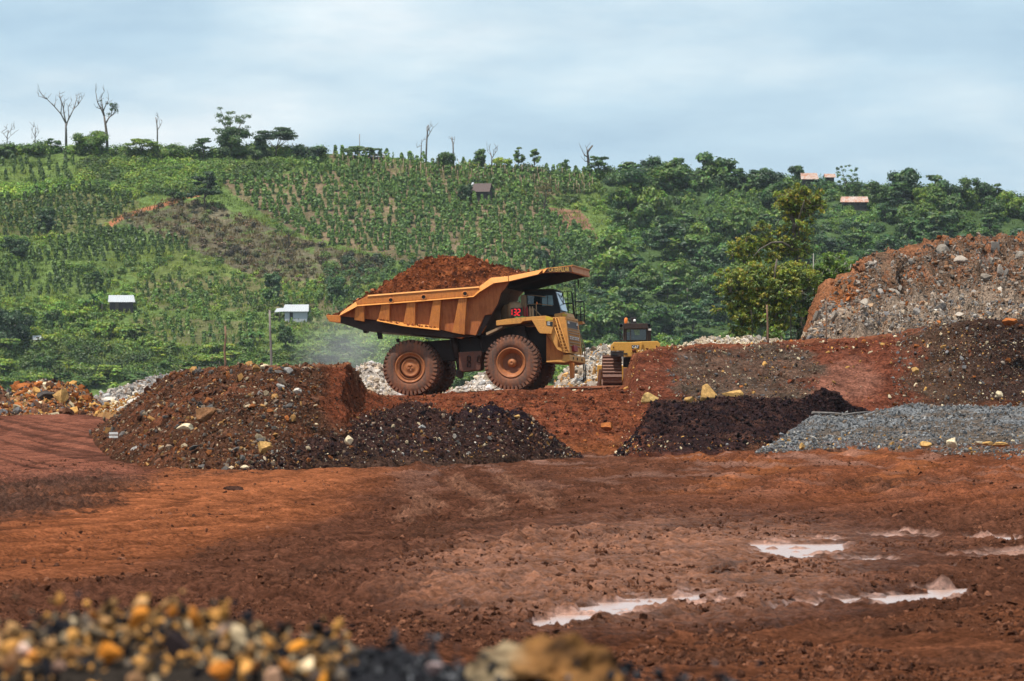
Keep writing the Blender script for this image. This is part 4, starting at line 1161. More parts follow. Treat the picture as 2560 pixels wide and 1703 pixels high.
# grille on the front face: local frame along the nose's front plane
g0, g1 = T(2059, 616, -1.85), T(2093, 915, -1.85)
gz = lambda t: g0 + (g1 - g0) * t
gd = (g1 - g0).normalized(); gn = Vector((-gd.z, 0, gd.x)); gn = gn if gn.x > 0 else -gn
mb = MB()
def gbox(t0, t1, y0, y1, d0, d1, mb):
    A, B = gz(t0), gz(t1)
    pts = [(A + gn * d0, y0), (A + gn * d0, y1), (B + gn * d0, y1), (B + gn * d0, y0)]
    pt2 = [(A + gn * d1, y0), (A + gn * d1, y1), (B + gn * d1, y1), (B + gn * d1, y0)]
    mb.hull2([(p.x, y, p.z) for p, y in pts], [(p.x, y, p.z) for p, y in pt2])
gbox(.10, .80, -1.6, 1.3, -.02, .006, mb); gr = mb.build('grille', M_FRAME, nose)
mb = MB()
for t in (.10, .30, .37, .44, .53, .62, .70, .79): gbox(t - .012, t + .012, -1.6, 1.3, .008, .06, mb)
mb.build('grille_bar', M_STEEL, gr)
mb = MB()
for y in np.linspace(-1.4, 1.1, 9): gbox(.31, .78, y - .05, y + .05, .008, .035, mb)
mb.build('grille_slat', M_CABYEL, gr)
mb = MB()
for y in np.linspace(-1.3, .9, 6):
    for t in (.55, .595): gbox(t - .012, t + .012, y - .12, y + .12, .06, .08, mb)
mb.build('grille_bolt', M_WHITE, gr)
mb = MB(); gbox(.10, .28, -1.55, 1.25, .01, .04, mb); mb.build('headlight_panel', M_BLACK, gr)
for y in (-1.35, 1.05):
    mb = MB(); gbox(.12, .19, y - .14, y + .14, .04, .09, mb); mb.build('headlight', M_LAMP, gr)
mb = MB(); gbox(.78, .95, -.9, .1, .01, .12, mb); mb.build('red_guard', M_RED, nose)
mb = MB(); gbox(-.01, .05, -1.9, 1.6, .0, .05, mb); gbox(0, 1, -1.88, -1.66, .0, .05, mb); gbox(0, 1, 1.36, 1.58, .0, .05, mb); mb.build('nose_frame', M_CABYEL, nose)
# bumper
bum = pr([(2048, 934), (2100, 930), (2104, 985), (2060, 1000), (1990, 996), (1905, 998), (1905, 985), (2040, 975)], -2.15, 2.2, at=-2.15).build('bumper', M_CABYEL, truck, .02)
for y in (-1.2, -.1, 1.2):
    q = T(2103, 958, -2.15); mb = MB(); mb.box((q.x + .01, y, q.z), (.03, .1, .12)); mb.build('tow_eye', M_BLACK, bum)
pr([(2086, 996), (2128, 1000), (2124, 1128), (2092, 1128)], -1.75, -1.5, at=-2.1).build('front_post', M_BODY, truck, .01)
mb = MB()
for y in (1.6, 2.05):
    q = T(2102, 990, -2.15); mb.tube([(q.x, y, q.z), (q.x + .02, y + .03, q.z - .35), (q.x - .03, y, q.z - .75)], .03, 6)
mb.build('hanging_chain', M_BLACK, bum)

# stairs and handrails
def rails(name, paths, y, r_, mat, parent=truck):
    mb = MB()
    for p in paths: mb.tube([T(a, b, y) for a, b in p], r_, 6)
    return mb.build(name, mat, parent)
rails('stair_rail', [[(1962, 640), (1965, 622), (1978, 622), (2062, 905), (2060, 918)]], -2.3, .032, M_CABYEL)
rails('stair_rail', [[(1985, 622), (2000, 622), (2085, 895), (2092, 918)]], -2.0, .032, M_CABYEL)
rails('stair_rail', [[(1975, 700), (2044, 905)]], -2.32, .022, M_CABYEL)
mb = MB()
for t in np.linspace(.1, .95, 9):
    q = T(1985 + 85 * t, 650 + 255 * t, -2.15); mb.box(q, (.18, .34, .03))
mb.build('stair_tread', M_CABYEL, truck)
rails('far_stair_rail', [[(2150, 690), (2178, 760), (2205, 850), (2212, 935)], [(2165, 690), (2200, 790), (2228, 870), (2226, 950)]], 2.3, .024, M_STEEL)
rails('far_stair_rail', [[(2145, 700), (2170, 800), (2190, 905)]], 1.9, .02, M_STEEL)
rails('handrail', [[(2005, 560), (2045, 405), (2118, 400), (2138, 640)], [(2045, 405), (2050, 560)], [(2030, 505), (2132, 500)], [(2085, 402), (2090, 600)]], 1.5, .024, M_BLACK)
rails('handrail', [[(2145, 310), (2150, 480), (2160, 640)], [(2122, 410), (2150, 640)], [(2150, 490), (2215, 480), (2222, 500), (2228, 665)], [(2192, 530), (2196, 660)], [(2155, 600), (2228, 590)]], 2.25, .024, M_BLACK)
pr([(2150, 660), (2226, 656), (2230, 672), (2160, 684)], 1.7, 2.4, at=2.3).build('side_platform', M_CABYEL, truck)
pr([(1975, 590), (2060, 575), (2075, 612), (1975, 616)], -1.0, 1.5, at=-.9).build('hood_box', M_CABYEL, truck, .02)
mb = MB(); q = [(2040, 588), (2078, 592), (2078, 608), (2040, 604)]; mb.hull2([T(a, b, -1.02) for a, b in q], [T(a, b, -1.0) for a, b in q]); mb.build('yellow_sticker', M_SIGNYEL, bpy.data.objects['hood_box'])

# cab on the far side
cab = pr([(1720, 395), (1900, 388), (1962, 388), (1978, 400), (2030, 600), (1720, 610)], .35, 2.15, at=.35).build('cab', M_BLACK, truck, .02)
pr([(1700, 384), (1965, 378), (1985, 392), (1700, 398)], .2, 2.3, at=.2).build('cab_roof', M_FRAME, cab, .01)
for q in ([(1868, 440), (1912, 436), (1912, 520), (1870, 524)], [(1918, 434), (1956, 432), (1966, 516), (1918, 522)], [(1750, 450), (1850, 440), (1850, 520), (1750, 524)]):
    mb = MB(); mb.hull2([T(a, b, .34) for a, b in q], [T(a, b, .30) for a, b in q]); mb.build('cab_window', M_TEAL if q[0][0] > 1800 else M_GLASS, cab)
w0, w1 = T(1979, 405, .35), T(2022, 560, .35); wd = (w1 - w0); wn = Vector((-wd.z, 0, wd.x)).normalized(); wn = wn if wn.x > 0 else -wn
mb = MB(); mb.hull2([(w0 + wn * .02 + Vector((0, .06, 0))), (w0 + wn * .02 + Vector((0, 1.74, 0))), (w1 + wn * .02 + Vector((0, 1.74, 0))), (w1 + wn * .02 + Vector((0, .06, 0)))],
                    [(w0 + wn * .05 + Vector((0, .06, 0))), (w0 + wn * .05 + Vector((0, 1.74, 0))), (w1 + wn * .05 + Vector((0, 1.74, 0))), (w1 + wn * .05 + Vector((0, .06, 0)))])
mb.build('windscreen', plain_mat('windscreen_glass', (.42, .52, .6), .08, spec=1.0, var=.1), cab)  # reflected sky put into the glass as a pale blue base colour
mb = MB(); q = [(1738, 432), (1800, 436), (1800, 512), (1745, 508), (1734, 470)]; mb.hull2([T(a, b, -.6) for a, b in q], [T(a, b, -.55) for a, b in q]); mir = mb.build('mirror', M_GLASS, truck)
rails('mirror_frame', [[(1736, 430), (1800, 433), (1900, 445)], [(1742, 512), (1840, 505), (1955, 520)], [(1734, 430), (1734, 505)]], -.62, .018, M_STEEL, mir)
# things standing on the deck
c = T(1640, 610, -1.5); mb = MB(); mb.lathe([(.32, 0), (.33, .42), (.30, .56), (.2, .64), (.001, .67)], c, 'z', 28); mb.build('air_cleaner', M_STEEL, truck)
c = T(1585, 640, -.6); mb = MB(); mb.lathe([(.30, 0), (.31, .55), (.26, .66), (.001, .72)], c, 'z', 28); mb.build('air_cleaner', M_STEEL, truck)
c = T(1525, 650, -.4); mb = MB(); mb.lathe([(.22, .4), (.22, .95), (.001, .96)], c, 'z', 20); mb.build('exhaust_box', M_FRAME, truck)
pr([(1690, 430), (1730, 430), (1732, 600), (1692, 604)], -.9, -.5).build('deck_tank', M_STEEL, truck, .02)
for k, (zx, m_) in enumerate([(1722, M_RED), (1745, M_RED), (1770, M_STEEL), (1792, M_STEEL)]):
    c = T(zx, 610, -1.7); mb = MB(); mb.lathe([(.055, 0), (.055, .33), (.03, .4), (.03, .44), (.001, .45)], c, 'z', 12); mb.build('extinguisher', m_, truck)
mb = MB(); mb.tube([T(1800, 545, -1.3), T(1860, 606, -1.3)], .03); mb.tube([T(1820, 500, -1.3), T(1822, 606, -1.3)], .03); mb.build('deck_brace', M_STEEL, truck)
c = T(1826, 508, -1.35); mb = MB(); mb.lathe([(.03, 0), (.035, .08), (.001, .12)], c, 'z', 10); mb.build('marker_lamp', M_ORANGE, truck)
# number display, digits of lit bars
q = [(1606, 540), (1700, 536), (1700, 612), (1606, 615)]
mb = MB(); mb.hull2([T(a, b, -2.1) for a, b in q], [T(a, b, -1.95) for a, b in q]); disp = mb.build('number_display', M_BLACK, truck)
mb = MB()
def seg(x0, y0, x1, y1, w=4.0):
    dx, dy = x1 - x0, y1 - y0; l = math.hypot(dx, dy); nx, ny = -dy / l * w / 2, dx / l * w / 2
    q = [(x0 + nx, y0 + ny), (x1 + nx, y1 + ny), (x1 - nx, y1 - ny), (x0 - nx, y0 - ny)]
    mb.hull2([T(a, b, -2.115) for a, b in q], [T(a, b, -2.10) for a, b in q])
def digit(x, d):
    w, h, y = 19, 50, 550
    S = {'a': (x, y, x + w, y), 'b': (x + w, y + 2, x + w, y + h / 2 - 2), 'c': (x + w, y + h / 2 + 2, x + w, y + h - 2), 'd': (x, y + h, x + w, y + h), 'e': (x, y + h / 2 + 2, x, y + h - 2), 'f': (x, y + 2, x, y + h / 2 - 2), 'g': (x + 2, y + h / 2, x + w - 2, y + h / 2)}
    for k in {'1': 'bc', '3': 'abcdg', '2': 'abged'}[d]: seg(*S[k], w=5.5)
digit(1597, '1'); digit(1632, '3'); digit(1664, '2')
mb.build('digits', M_LED, disp)

# ------------------------------------------------------------------ load of earth in the body
LO = [(60, 606), (170, 585), (380, 437), (470, 390), (540, 345), (600, 300), (680, 245), (740, 203), (800, 152), (880, 118), (960, 102), (1040, 96), (1110, 86), (1200, 92), (1290, 98), (1312, 132), (1400, 150), (1425, 182), (1500, 182), (1600, 215), (1690, 236), (1800, 250)]
RB = [(60, 612), (170, 606), (400, 448), (1340, 378), (1440, 300), (1700, 262), (1800, 262)]
nx, ny = 300, 150
zx = np.linspace(62, 1795, nx)
ridge = np.array([(T(a, np.interp(a, [p[0] for p in LO], [p[1] for p in LO]), -.25))[:] for a in zx])
rim_ = np.array([(T(a, np.interp(a, [p[0] for p in RB], [p[1] for p in RB]), -2.3))[:] for a in zx])
tt = np.linspace(-1, 1, ny)
prof = 1 - np.abs(tt) ** 1.35
V = np.zeros((nx, ny, 3))
V[:, :, 0] = ridge[:, 0][:, None] * prof[None] + rim_[:, 0][:, None] * (1 - prof)[None]
V[:, :, 1] = tt[None] * 2.28
zr = rim_[:, 2] - .12
V[:, :, 2] = zr[:, None] + (ridge[:, 2] - zr)[:, None] * prof[None]
p = V.reshape(-1, 3); tap = np.repeat(np.clip(np.minimum(np.arange(nx), np.arange(nx)[::-1]) / 18, 0, 1), ny)
h = fbm(p * 1.5, 6, .6, seed=120); h2 = np.maximum(fbm(p * 2.6, 4, .5, seed=130), 0)
p = p.copy(); p[:, 2] += (h * .34 + h2 * .36 - .05) * tap
C = mixc(np.tile((0.165, 0.048, 0.020), (len(p), 1)), (0.075, 0.025, 0.014), sm(h2, .05, .3)); C = mixc(C, (0.27, 0.085, 0.033), sm(-h, .05, .3))
top = np.flatnonzero((np.abs(p[:, 1]) < 2.1))
rr = np.random.default_rng(77); idx = rr.choice(top, 3000); s = np.minimum(.02 * (1 - rr.random(3000)) ** (-1 / 1.9), .13)
sv = scatter_rocks(p[idx] + np.stack([0 * s, 0 * s, s * .3], 1), s, pick([(.2, .06, .026), (.11, .036, .018), (.3, .105, .045), (.36, .16, .1)], [4, 3, 3, .35], 3000, rr), rr)
fl = grid_faces(nx, ny)
MI = np.concatenate([np.zeros(len(fl), int), np.ones(len(sv[1]), int)])
load = obj_np('earth_load', np.concatenate([p, sv[0]]), [fl, sv[1] + len(p)], [M_SOIL, M_LUMP], col=np.concatenate([C, sv[2]]), midx=MI, smooth=True)
load.matrix_world = TM
tag(load, 'heaped red brown earth piled in the dump truck body', 'earth load')

# ================================================================== bulldozer
YD = 268.0
SD = F / YD * 7.127
DC = Vector(P(1470 + 760 / 7.127, 760 + 1446 / 7.127, YD))
dz = empty('bulldozer', DC)
tag(dz, 'yellow bulldozer seen from behind with an orange roof beacon', 'bulldozer')
M_DYEL = paint_mat('dozer_yellow', (0.58, 0.30, 0.055), (0.30, 0.12, 0.05), 0.30, up=.3)
M_TRACK = paint_mat('track_steel', (0.16, 0.075, 0.05), (0.20, 0.08, 0.045), .5)
M_DCAB = paint_mat('dozer_cab_dark', (0.035, 0.025, 0.022), (0.10, 0.05, 0.035), .42)


def D(zx, zy, y=0.0):
    k = (YD + y) / YD / SD
    u = 1470 + zx / 7.127; v = 760 + zy / 7.127
    q = P(u, v, YD + y)
    return Vector((q[0] - DC.x, y, q[2] - DC.z))


def dp(pts, y0, y1, mb=None):
    mb = mb or MB(); A = [D(a, b, y0) for a, b in pts]
    mb.hull2(A, [(p.x, y1, p.z) for p in A]); return mb


tk = dp([(408, 836), (408, 740), (462, 680), (762, 682), (960, 668), (1240, 662), (1280, 700), (1296, 780), (1290, 940), (640, 944), (640, 836)], .0, 1.15).build('rear_tank', M_DYEL, dz, .03)
dp([(405, 842), (632, 842), (632, 940), (405, 940)], .03, .6).build('lamp_box', M_DCAB, tk, .015)
dp([(425, 880), (520, 880), (520, 918), (425, 918)], -.0, .04).build('tail_lamp', M_BLACK, tk)
dp([(640, 876), (702, 876), (702, 900), (640, 900)], -.03, .02).build('vent', M_BLACK, tk)
dp([(755, 690), (955, 690), (930, 860), (770, 862)], -.035, .01).build('logo_panel', M_DYEL, tk, .01)
dp([(936, 690), (980, 672), (945, 830), (905, 850)], -.09, -.03).build('diagonal_strap', M_DYEL, tk, .01)
lp = dp([(780, 734), (912, 732), (912, 796), (780, 798)], -.055, -.034).build('logo_plate', M_BLACK, tk)
mb = MB(); a0, a1 = D(788, 788, -.056), D(904, 788, -.056); text_into(mb, 'CAT', a0, a1 - a0, (0, 0, 1), a1.x - a0.x, .125, lift=.004, bold=.03); mb.build('lettering', M_WHITE, lp)
mb = MB(); mb.add([D(822, 798, -.066), D(866, 798, -.066), D(845, 768, -.066), D(822, 798, -.063), D(866, 798, -.063), D(845, 768, -.063)], [(0, 1, 2), (5, 4, 3), (0, 3, 4, 1), (1, 4, 5, 2), (2, 5, 3, 0)]); mb.build('triangle', M_SIGNYEL, lp)
mb = MB()
for (a, b) in ((455, 770), (1225, 755)): mb.lathe([(.035, .0), (.035, -.03), (.001, -.03)], D(a, b, 0), 'y', 12)
mb.build('filler_cap', M_FRAME, tk)
cb = dp([(632, 660), (632, 440), (1050, 440), (1125, 450), (1125, 660)], 1.2, 2.7)
cb = cb.build('cab', M_DCAB, dz, .02)
dp([(625, 348), (700, 342), (1060, 346), (1075, 440), (630, 445)], 1.0, 2.8).build('cab_roof', M_DCAB, cb, .02)
dp([(690, 455), (1035, 455), (1035, 645), (690, 645)], 1.16, 1.20).build('rear_window', M_GLASS, cb)
for q in ([(810, 462), (920, 462), (920, 555), (840, 555)], [(690, 455), (760, 450), (740, 510), (690, 500)]):
    dp(q, 1.145, 1.16).build('window_pane', plain_mat('window_view', (.10, .17, .11), .15, var=.5, scale=14), cb)
for (a, b, c, d) in ((655, 450, 672, 655), (1046, 450, 1062, 655), (752, 450, 764, 645)):
    dp([(a, b), (c, b), (c, d), (a, d)], 1.08, 1.18).build('cab_post', M_DCAB, cb)
dp([(765, 240), (862, 240), (866, 345), (765, 345)], 1.7, 2.2).build('roof_box', M_DCAB, cb, .02)
mb = MB(); mb.lathe([(.085, -.1), (.09, .0), (.085, .13), (.05, .19), (.001, .2)], D(678, 320, 1.4), 'z', 18); mb.build('beacon', M_ORANGE, cb)
mb = MB(); mb.tube([D(678, 350, 1.4), D(678, 322, 1.4)], .05); mb.build('beacon_stem', M_BLACK, cb)
mb = MB(); mb.lathe([(.06, -.03), (.065, .03), (.04, .07), (.001, .08)], D(830, 300, 1.3), 'z', 14); mb.build('work_lamp', M_LAMP, cb)
dp([(700, 315), (735, 312), (740, 345), (700, 345)], 1.3, 1.5).build('work_lamp', M_STEEL, cb, .01)
for (a, b) in ((590, 388), (1085, 380)):
    mb = MB(); mb.lathe([(.08, 0), (.09, .1), (.05, .16), (.001, .16)], D(a, b, 1.1), 'y', 14); mb.build('lamp', M_BLACK, cb)
dp([(1070, 442), (1126, 440), (1126, 472), (1070, 474)], 1.1, 1.3).build('side_lamp', M_LAMP, cb)
dp([(560, 425), (620, 420), (622, 448), (562, 450)], 1.1, 1.4).build('side_lamp', M_DCAB, cb)
mb = MB(); mb.tube([D(572, 450, 1.2), D(572, 640, 1.2)], .018); mb.tube([D(748, 345, 1.4), D(748, 180, 1.4)], .012); mb.build('antenna', M_BLACK, cb)
mb = MB(); mb.tube([D(470, 678, .6), D(540, 655, .8), D(640, 655, 1.0)], .02); mb.build('grab_rail', M_DCAB, tk)
dp([(640, 948), (1060, 948), (1060, 1130), (640, 1130)], .7, 3.2).build('hull', M_DCAB, dz, .02)
dp([(632, 1142), (1075, 1140), (1075, 1340), (632, 1342)], .15, .6).build('rear_plate', paint_mat('plate_paint', (.23, .09, .055), (.24, .09, .05), .5), dz, .02)
dp([(800, 945), (858, 945), (858, 965), (800, 965)], .3, .6).build('hitch_lamp', M_LAMP, dz)
hood = dp([(700, 760), (1040, 760), (1040, 950), (700, 950)], 2.6, 4.3).build('engine_hood', M_DYEL, dz, .03)


def track(x0, x1):
    # raised sprocket at the rear, idlers on the ground
    path = []
    C_ = [((.35, .30), .30), ((3.3, .32), .32), ((1.15, 1.02), .30)]     # (y, z), radius
    order = [0, 2, 1]
    pts = []
    for i in range(3):
        (c0, r0), (c1, r1) = C_[order[i]], C_[order[(i + 1) % 3]]
        d = Vector((c1[0] - c0[0], c1[1] - c0[1])); n_ = Vector((-d.y, d.x)).normalized()
        pts.append((Vector(c0) + n_ * r0, Vector(c1) + n_ * r1, c1, r1))
    for i in range(3):
        a, b, c1, r1 = pts[i]; a2 = pts[(i + 1) % 3][0]
        for t in np.linspace(0, 1, 20, endpoint=False): path.append(a.lerp(b, float(t)))
        t0 = math.atan2(b.y - c1[1], b.x - c1[0]); t1 = math.atan2(a2.y - c1[1], a2.x - c1[0])
        while t1 > t0: t1 -= 2 * math.pi
        for t in np.linspace(t0, t1, 8, endpoint=False): path.append(Vector((c1[0] + r1 * math.cos(t), c1[1] + r1 * math.sin(t))))
    path.append(path[0])
    L_ = [0]
    for i in range(len(path) - 1): L_.append(L_[-1] + (path[i + 1] - path[i]).length)
    n = 38; mb = MB(); gb = MB()
    ys = np.interp(np.linspace(0, L_[-1], n, endpoint=False), L_, [p.x for p in path]); zs = np.interp(np.linspace(0, L_[-1], n, endpoint=False), L_, [p.y for p in path])
    cy, cz = np.mean(ys), np.mean(zs)
    for i in range(n):
        j = (i + 1) % n
        t = Vector((0, ys[j] - ys[i], zs[j] - zs[i])); m_ = Vector(((x0 + x1) / 2, (ys[i] + ys[j]) / 2, (zs[i] + zs[j]) / 2))
        tn = t.normalized(); nn_ = Vector((0, -tn.z, tn.y))
        if nn_.dot(m_ - Vector((m_.x, cy, cz))) < 0: nn_ = -nn_
        rot = Matrix((Vector((1, 0, 0)), tn, nn_)).transposed()
        mb.box(m_, (x1 - x0, t.length * .93, .045), rot)
        mb.box(m_ + nn_ * .055 - tn * t.length * .38, (x1 - x0, .035, .085), rot)
    tr = mb.build('track', M_TRACK, dz)
    mb = MB()
    for (c, r_) in C_: mb.lathe([(r_ - .05, -.18), (r_ - .05, .18), (.001, .18)], (0, 0, 0), 'y', 20)
    mb = MB()
    for (c, r_) in C_:
        vs = []
        for xx in (x0 + .12, x1 - .12):
            for k in range(20): vs.append((xx, c[0] + (r_ - .04) * math.cos(k * math.pi / 10), c[1] + (r_ - .04) * math.sin(k * math.pi / 10)))
        mb.add(vs, [tuple(range(20)), tuple(range(39, 19, -1))] + [(k, (k + 1) % 20, 20 + (k + 1) % 20, 20 + k) for k in range(20)])
    mb.box(((x0 + x1) / 2, 1.8, .32), ((x1 - x0) * .5, 2.8, .34))
    mb.build('track_frame', M_DCAB, tr)


xl0, xl1 = D(262, 1400).x, D(606, 1400).x
track(xl0, xl1); track(-xl1 + .1, -xl0 + .1)
mb = MB(); b0, b1 = D(165, 1420, 4.3), D(250, 1180, 4.3)
mb.hull2([(b0.x, 4.3, -.05), (-b0.x + .1, 4.3, -.05), (-b0.x + .1, 4.42, 0.5), (-b0.x + .1, 4.3, .92), (b0.x, 4.3, .92), (b0.x, 4.42, .5)][:1] + [(-b0.x + .1, 4.3, -.05), (-b0.x + .1, 4.3, .92), (b0.x, 4.3, .92)],
         [(b0.x, 4.5, -.08), (-b0.x + .1, 4.5, -.08), (-b0.x + .1, 4.5, .95), (b0.x, 4.5, .95)])
bl = mb.build('blade', M_DYEL, dz, .02)
mb = MB(); mb.hull2([(b0.x - .02, 4.0, -.04), (b0.x + .1, 4.0, -.04), (b0.x + .2, 4.0, .74), (b0.x + .08, 4.0, .76)], [(b0.x - .02, 4.3, -.04), (b0.x + .1, 4.3, -.04), (b0.x + .2, 4.3, .74), (b0.x + .08, 4.3, .76)]); mb.build('push_arm', M_TRACK, bl)
# ================================================================== the hill
RID_U = [-900, -200, 0, 160, 330, 480, 640, 760, 830, 1000, 1160, 1300, 1480, 1600, 1800, 2000, 2200, 2400, 2560, 2800, 3500]
RID_V = [380, 372, 378, 374, 384, 384, 378, 388, 385, 395, 418, 425, 440, 442, 456, 466, 481, 494, 512, 530, 580]
YB, YD_ = 1290.0, 150.0


def hill_z(u, t):
    vr = np.interp(u, RID_U, RID_V)
    v = 955 + (vr - 955) * np.minimum(t, 1)
    Y = YB + YD_ * t
    X = (u - CU) / F * Y
    z = (CV - v) / F * Y
    p = np.stack([X, Y, 0 * X], 1)
    z = z + (1.3 * perlin(p * .03, 3) + .5 * perlin(p * .11, 4)) * sm(1.02 - t, 0, .12)
    z = z - np.maximum(t - 1, 0) * 60 - 60 * (sm(-u, 560, 1000) + sm(u, 3120, 3600)) * sm(t, -.2, .5)
    return X, Y, z


def hill_pt(u, v):
    u = np.atleast_1d(np.asarray(u, float)); v = np.atleast_1d(np.asarray(v, float))
    vr = np.interp(u, RID_U, RID_V)
    t = (955 - v) / (955 - vr)
    return np.stack(hill_z(u, t), 1)


MAIN = [(550, 455), (600, 500), (760, 590), (980, 645), (1120, 672), (1380, 690), (1530, 640), (1420, 565), (1340, 500), (1190, 470), (1000, 440), (840, 425), (700, 440)]
UPPER = [(825, 388), (1160, 418), (1500, 442), (1480, 478), (1330, 492), (1190, 468), (1000, 440), (840, 425)]
LEFT1 = [(-60, 500), (180, 482), (340, 500), (350, 520), (250, 570), (100, 592), (-60, 590)]
LEFT2 = [(70, 640), (130, 605), (280, 575), (480, 620), (440, 652), (300, 667), (90, 657)]
LEFT3 = [(-60, 660), (120, 660), (300, 720), (260, 742), (-60, 742)]
MID = [(330, 705), (500, 690), (870, 722), (880, 782), (700, 772), (420, 778), (330, 742)]
LOWER = [(320, 795), (640, 802), (650, 872), (380, 862)]
RSMALL = [(1690, 500), (1890, 470), (1910, 560), (1720, 585)]
LTOP = [(-60, 392), (200, 402), (180, 462), (-60, 465)]
BOTTOM = [(690, 745), (900, 720), (930, 800), (700, 830)]
DRY = [(275, 550), (430, 500), (560, 520), (760, 600), (980, 660), (900, 722), (640, 692), (520, 642), (400, 592)]
WOODR = [(1500, 440), (1620, 425), (1800, 452), (2300, 480), (2760, 520), (2760, 800), (2300, 900), (2000, 940), (1460, 940), (1440, 720), (1580, 650), (1520, 560)]
WOODL = [(-120, 805), (230, 795), (420, 868), (760, 885), (1000, 850), (1440, 760), (1460, 960), (-120, 985)]
SCRUB = [(200, 405), (800, 405), (700, 440), (560, 450), (540, 485), (350, 495), (180, 480)]

us = np.linspace(-1300, 3900, 820); ts = np.concatenate([np.linspace(-.4, 1, 330), [1.02, 1.06, 1.15, 1.4, 2.0]])
Tg, Ug = np.meshgrid(ts, us, indexing='ij'); u_, t_ = Ug.ravel(), Tg.ravel()
X, Y, Z = hill_z(u_, t_)
v_ = CV - Z * F / Y
pp = np.stack([X, Y, 0 * X], 1); n1 = fbm(pp * .06, 4, seed=201); n2 = fbm(pp * .3, 3, seed=202)
wu, wv = u_ + 40 * n1, v_ + 18 * n1
C = np.tile((0.10, 0.145, 0.042), (len(X), 1))
C = mixc(C, (0.10, 0.135, 0.038), sm(n1, -.05, .35))
MEAD = [(380, 600), (640, 680), (1000, 700), (1000, 760), (400, 720), (330, 690), (420, 650)]
C = mixc(C, (0.125, 0.15, 0.045), .8 * inpoly(wu, wv, MEAD))
for poly in (MAIN, UPPER): C = mixc(C, (0.175, 0.108, 0.08), .8 * inpoly(wu, wv, poly) * (0.65 + .35 * sm(n2, -.3, .2)))
for poly in (LEFT1, LOWER, BOTTOM, MID): C = mixc(C, (0.14, 0.10, 0.062), .5 * inpoly(wu, wv, poly))
C = mixc(C, (0.115, 0.088, 0.066), .85 * inpoly(wu, wv, DRY) * sm(n2, -.45, .1))
C = mixc(C, (0.045, 0.075, 0.03), .8 * inpoly(wu, wv, [(a, b + 12) for a, b in WOODR]))
C = mixc(C, (0.20, 0.10, 0.07), .9 * inpoly(wu, wv, [(1370, 520), (1440, 520), (1540, 640), (1480, 660)]))
path = np.array([(255, 575), (300, 545), (345, 528), (400, 515), (440, 503), (455, 492), (490, 488)])
d = np.min([np.hypot(u_ - a, 2.2 * (v_ - b)) for a, b in [path[i] * (1 - s) + path[i + 1] * s for i in range(len(path) - 1) for s in np.linspace(0, 1, 8)]], axis=0)
C = mixc(C, (0.30, 0.12, 0.06), sm(14 + 6 * n2 - d, 0, 7))
C *= (1 + .3 * n2)[:, None]
tag(obj_np('hill', np.stack([X, Y, Z], 1), grid_faces(len(ts), len(us)), M_HILL, col=np.clip(C, .01, 1), smooth=True), 'green farmed hillside behind the pit', 'hill', kind='structure')

M_LEAF = leaf_mat('leaves', (1.32, 1.16, .66), trans=.32, vary=.4)
M_NEARLEAF = leaf_mat('olive_leaves', (1.95, 1.68, .92), trans=.4, vary=0)
M_PEPPER = leaf_mat('pepper_leaves', (1.3, 1.14, .68), trans=.25, vary=.12)
M_SCRUB = leaf_mat('scrub_leaves', (1.38, 1.2, .62), trans=.3, vary=0)
M_BARK = soil_mat('bark', 4.0, 20.0, .6, .02, .9)
GP = [(0.056, 0.120, 0.034), (0.076, 0.150, 0.038), (0.098, 0.178, 0.042), (0.064, 0.130, 0.044)]
GD = [(0.026, 0.068, 0.028), (0.036, 0.084, 0.032), (0.046, 0.098, 0.036)]
GY = [(0.120, 0.205, 0.040), (0.155, 0.235, 0.046), (0.095, 0.175, 0.040), (0.072, 0.140, 0.038)]
GB = [(0.030, 0.084, 0.044), (0.043, 0.108, 0.050), (0.068, 0.142, 0.056), (0.029, 0.070, 0.040)]

# ------------------------------------------------------------------ pepper columns
r = np.random.default_rng(21)


def pepper(h, w, n, size, pal, rr):
    z = rr.random(n) ** .85 * h; a = rr.uniform(0, 2 * math.pi, n)
    rad = w * (0.75 + .3 * np.sin(z / h * 3 + rr.uniform(0, 6))) * np.sqrt(np.clip(1 - ((z / h) ** 6), .05, 1)) * rr.uniform(.6, 1.1, n)
    p = np.stack([rad * np.cos(a), rad * np.sin(a), z], 1)
    nn = np.stack([np.cos(a), np.sin(a), 0.35 + 1.2 * (z / h) ** 4], 1) + rr.normal(size=(n, 3)) * .45
    nn /= np.linalg.norm(nn, axis=1)[:, None]
    t = np.cross(nn, rr.normal(size=(n, 3))); t /= np.linalg.norm(t, axis=1)[:, None]; b = np.cross(nn, t)
    s = size * rr.uniform(.7, 1.4, (n, 1))
    V = np.stack([p - t * s, p - b * s * .8, p + t * s, p + b * s * .8], 1).reshape(-1, 3)
    C = np.array(pal)[rr.integers(0, len(pal), n)] * (1 + .25 * rr.normal(size=(n, 1)))
    return V, np.arange(len(V)).reshape(-1, 4), np.repeat(np.clip(C, .004, 1), 4, axis=0)


PEP = [(0.092, 0.19, 0.058), (0.064, 0.140, 0.048), (0.125, 0.225, 0.062)]
PV = [pepper(r.uniform(2.6, 3.3), r.uniform(.62, .82), 190, .27, PEP, r) for _ in range(8)]
STK = [pepper(r.uniform(2.6, 3.3), .36, 60, .2, PEP, r) for _ in range(4)]


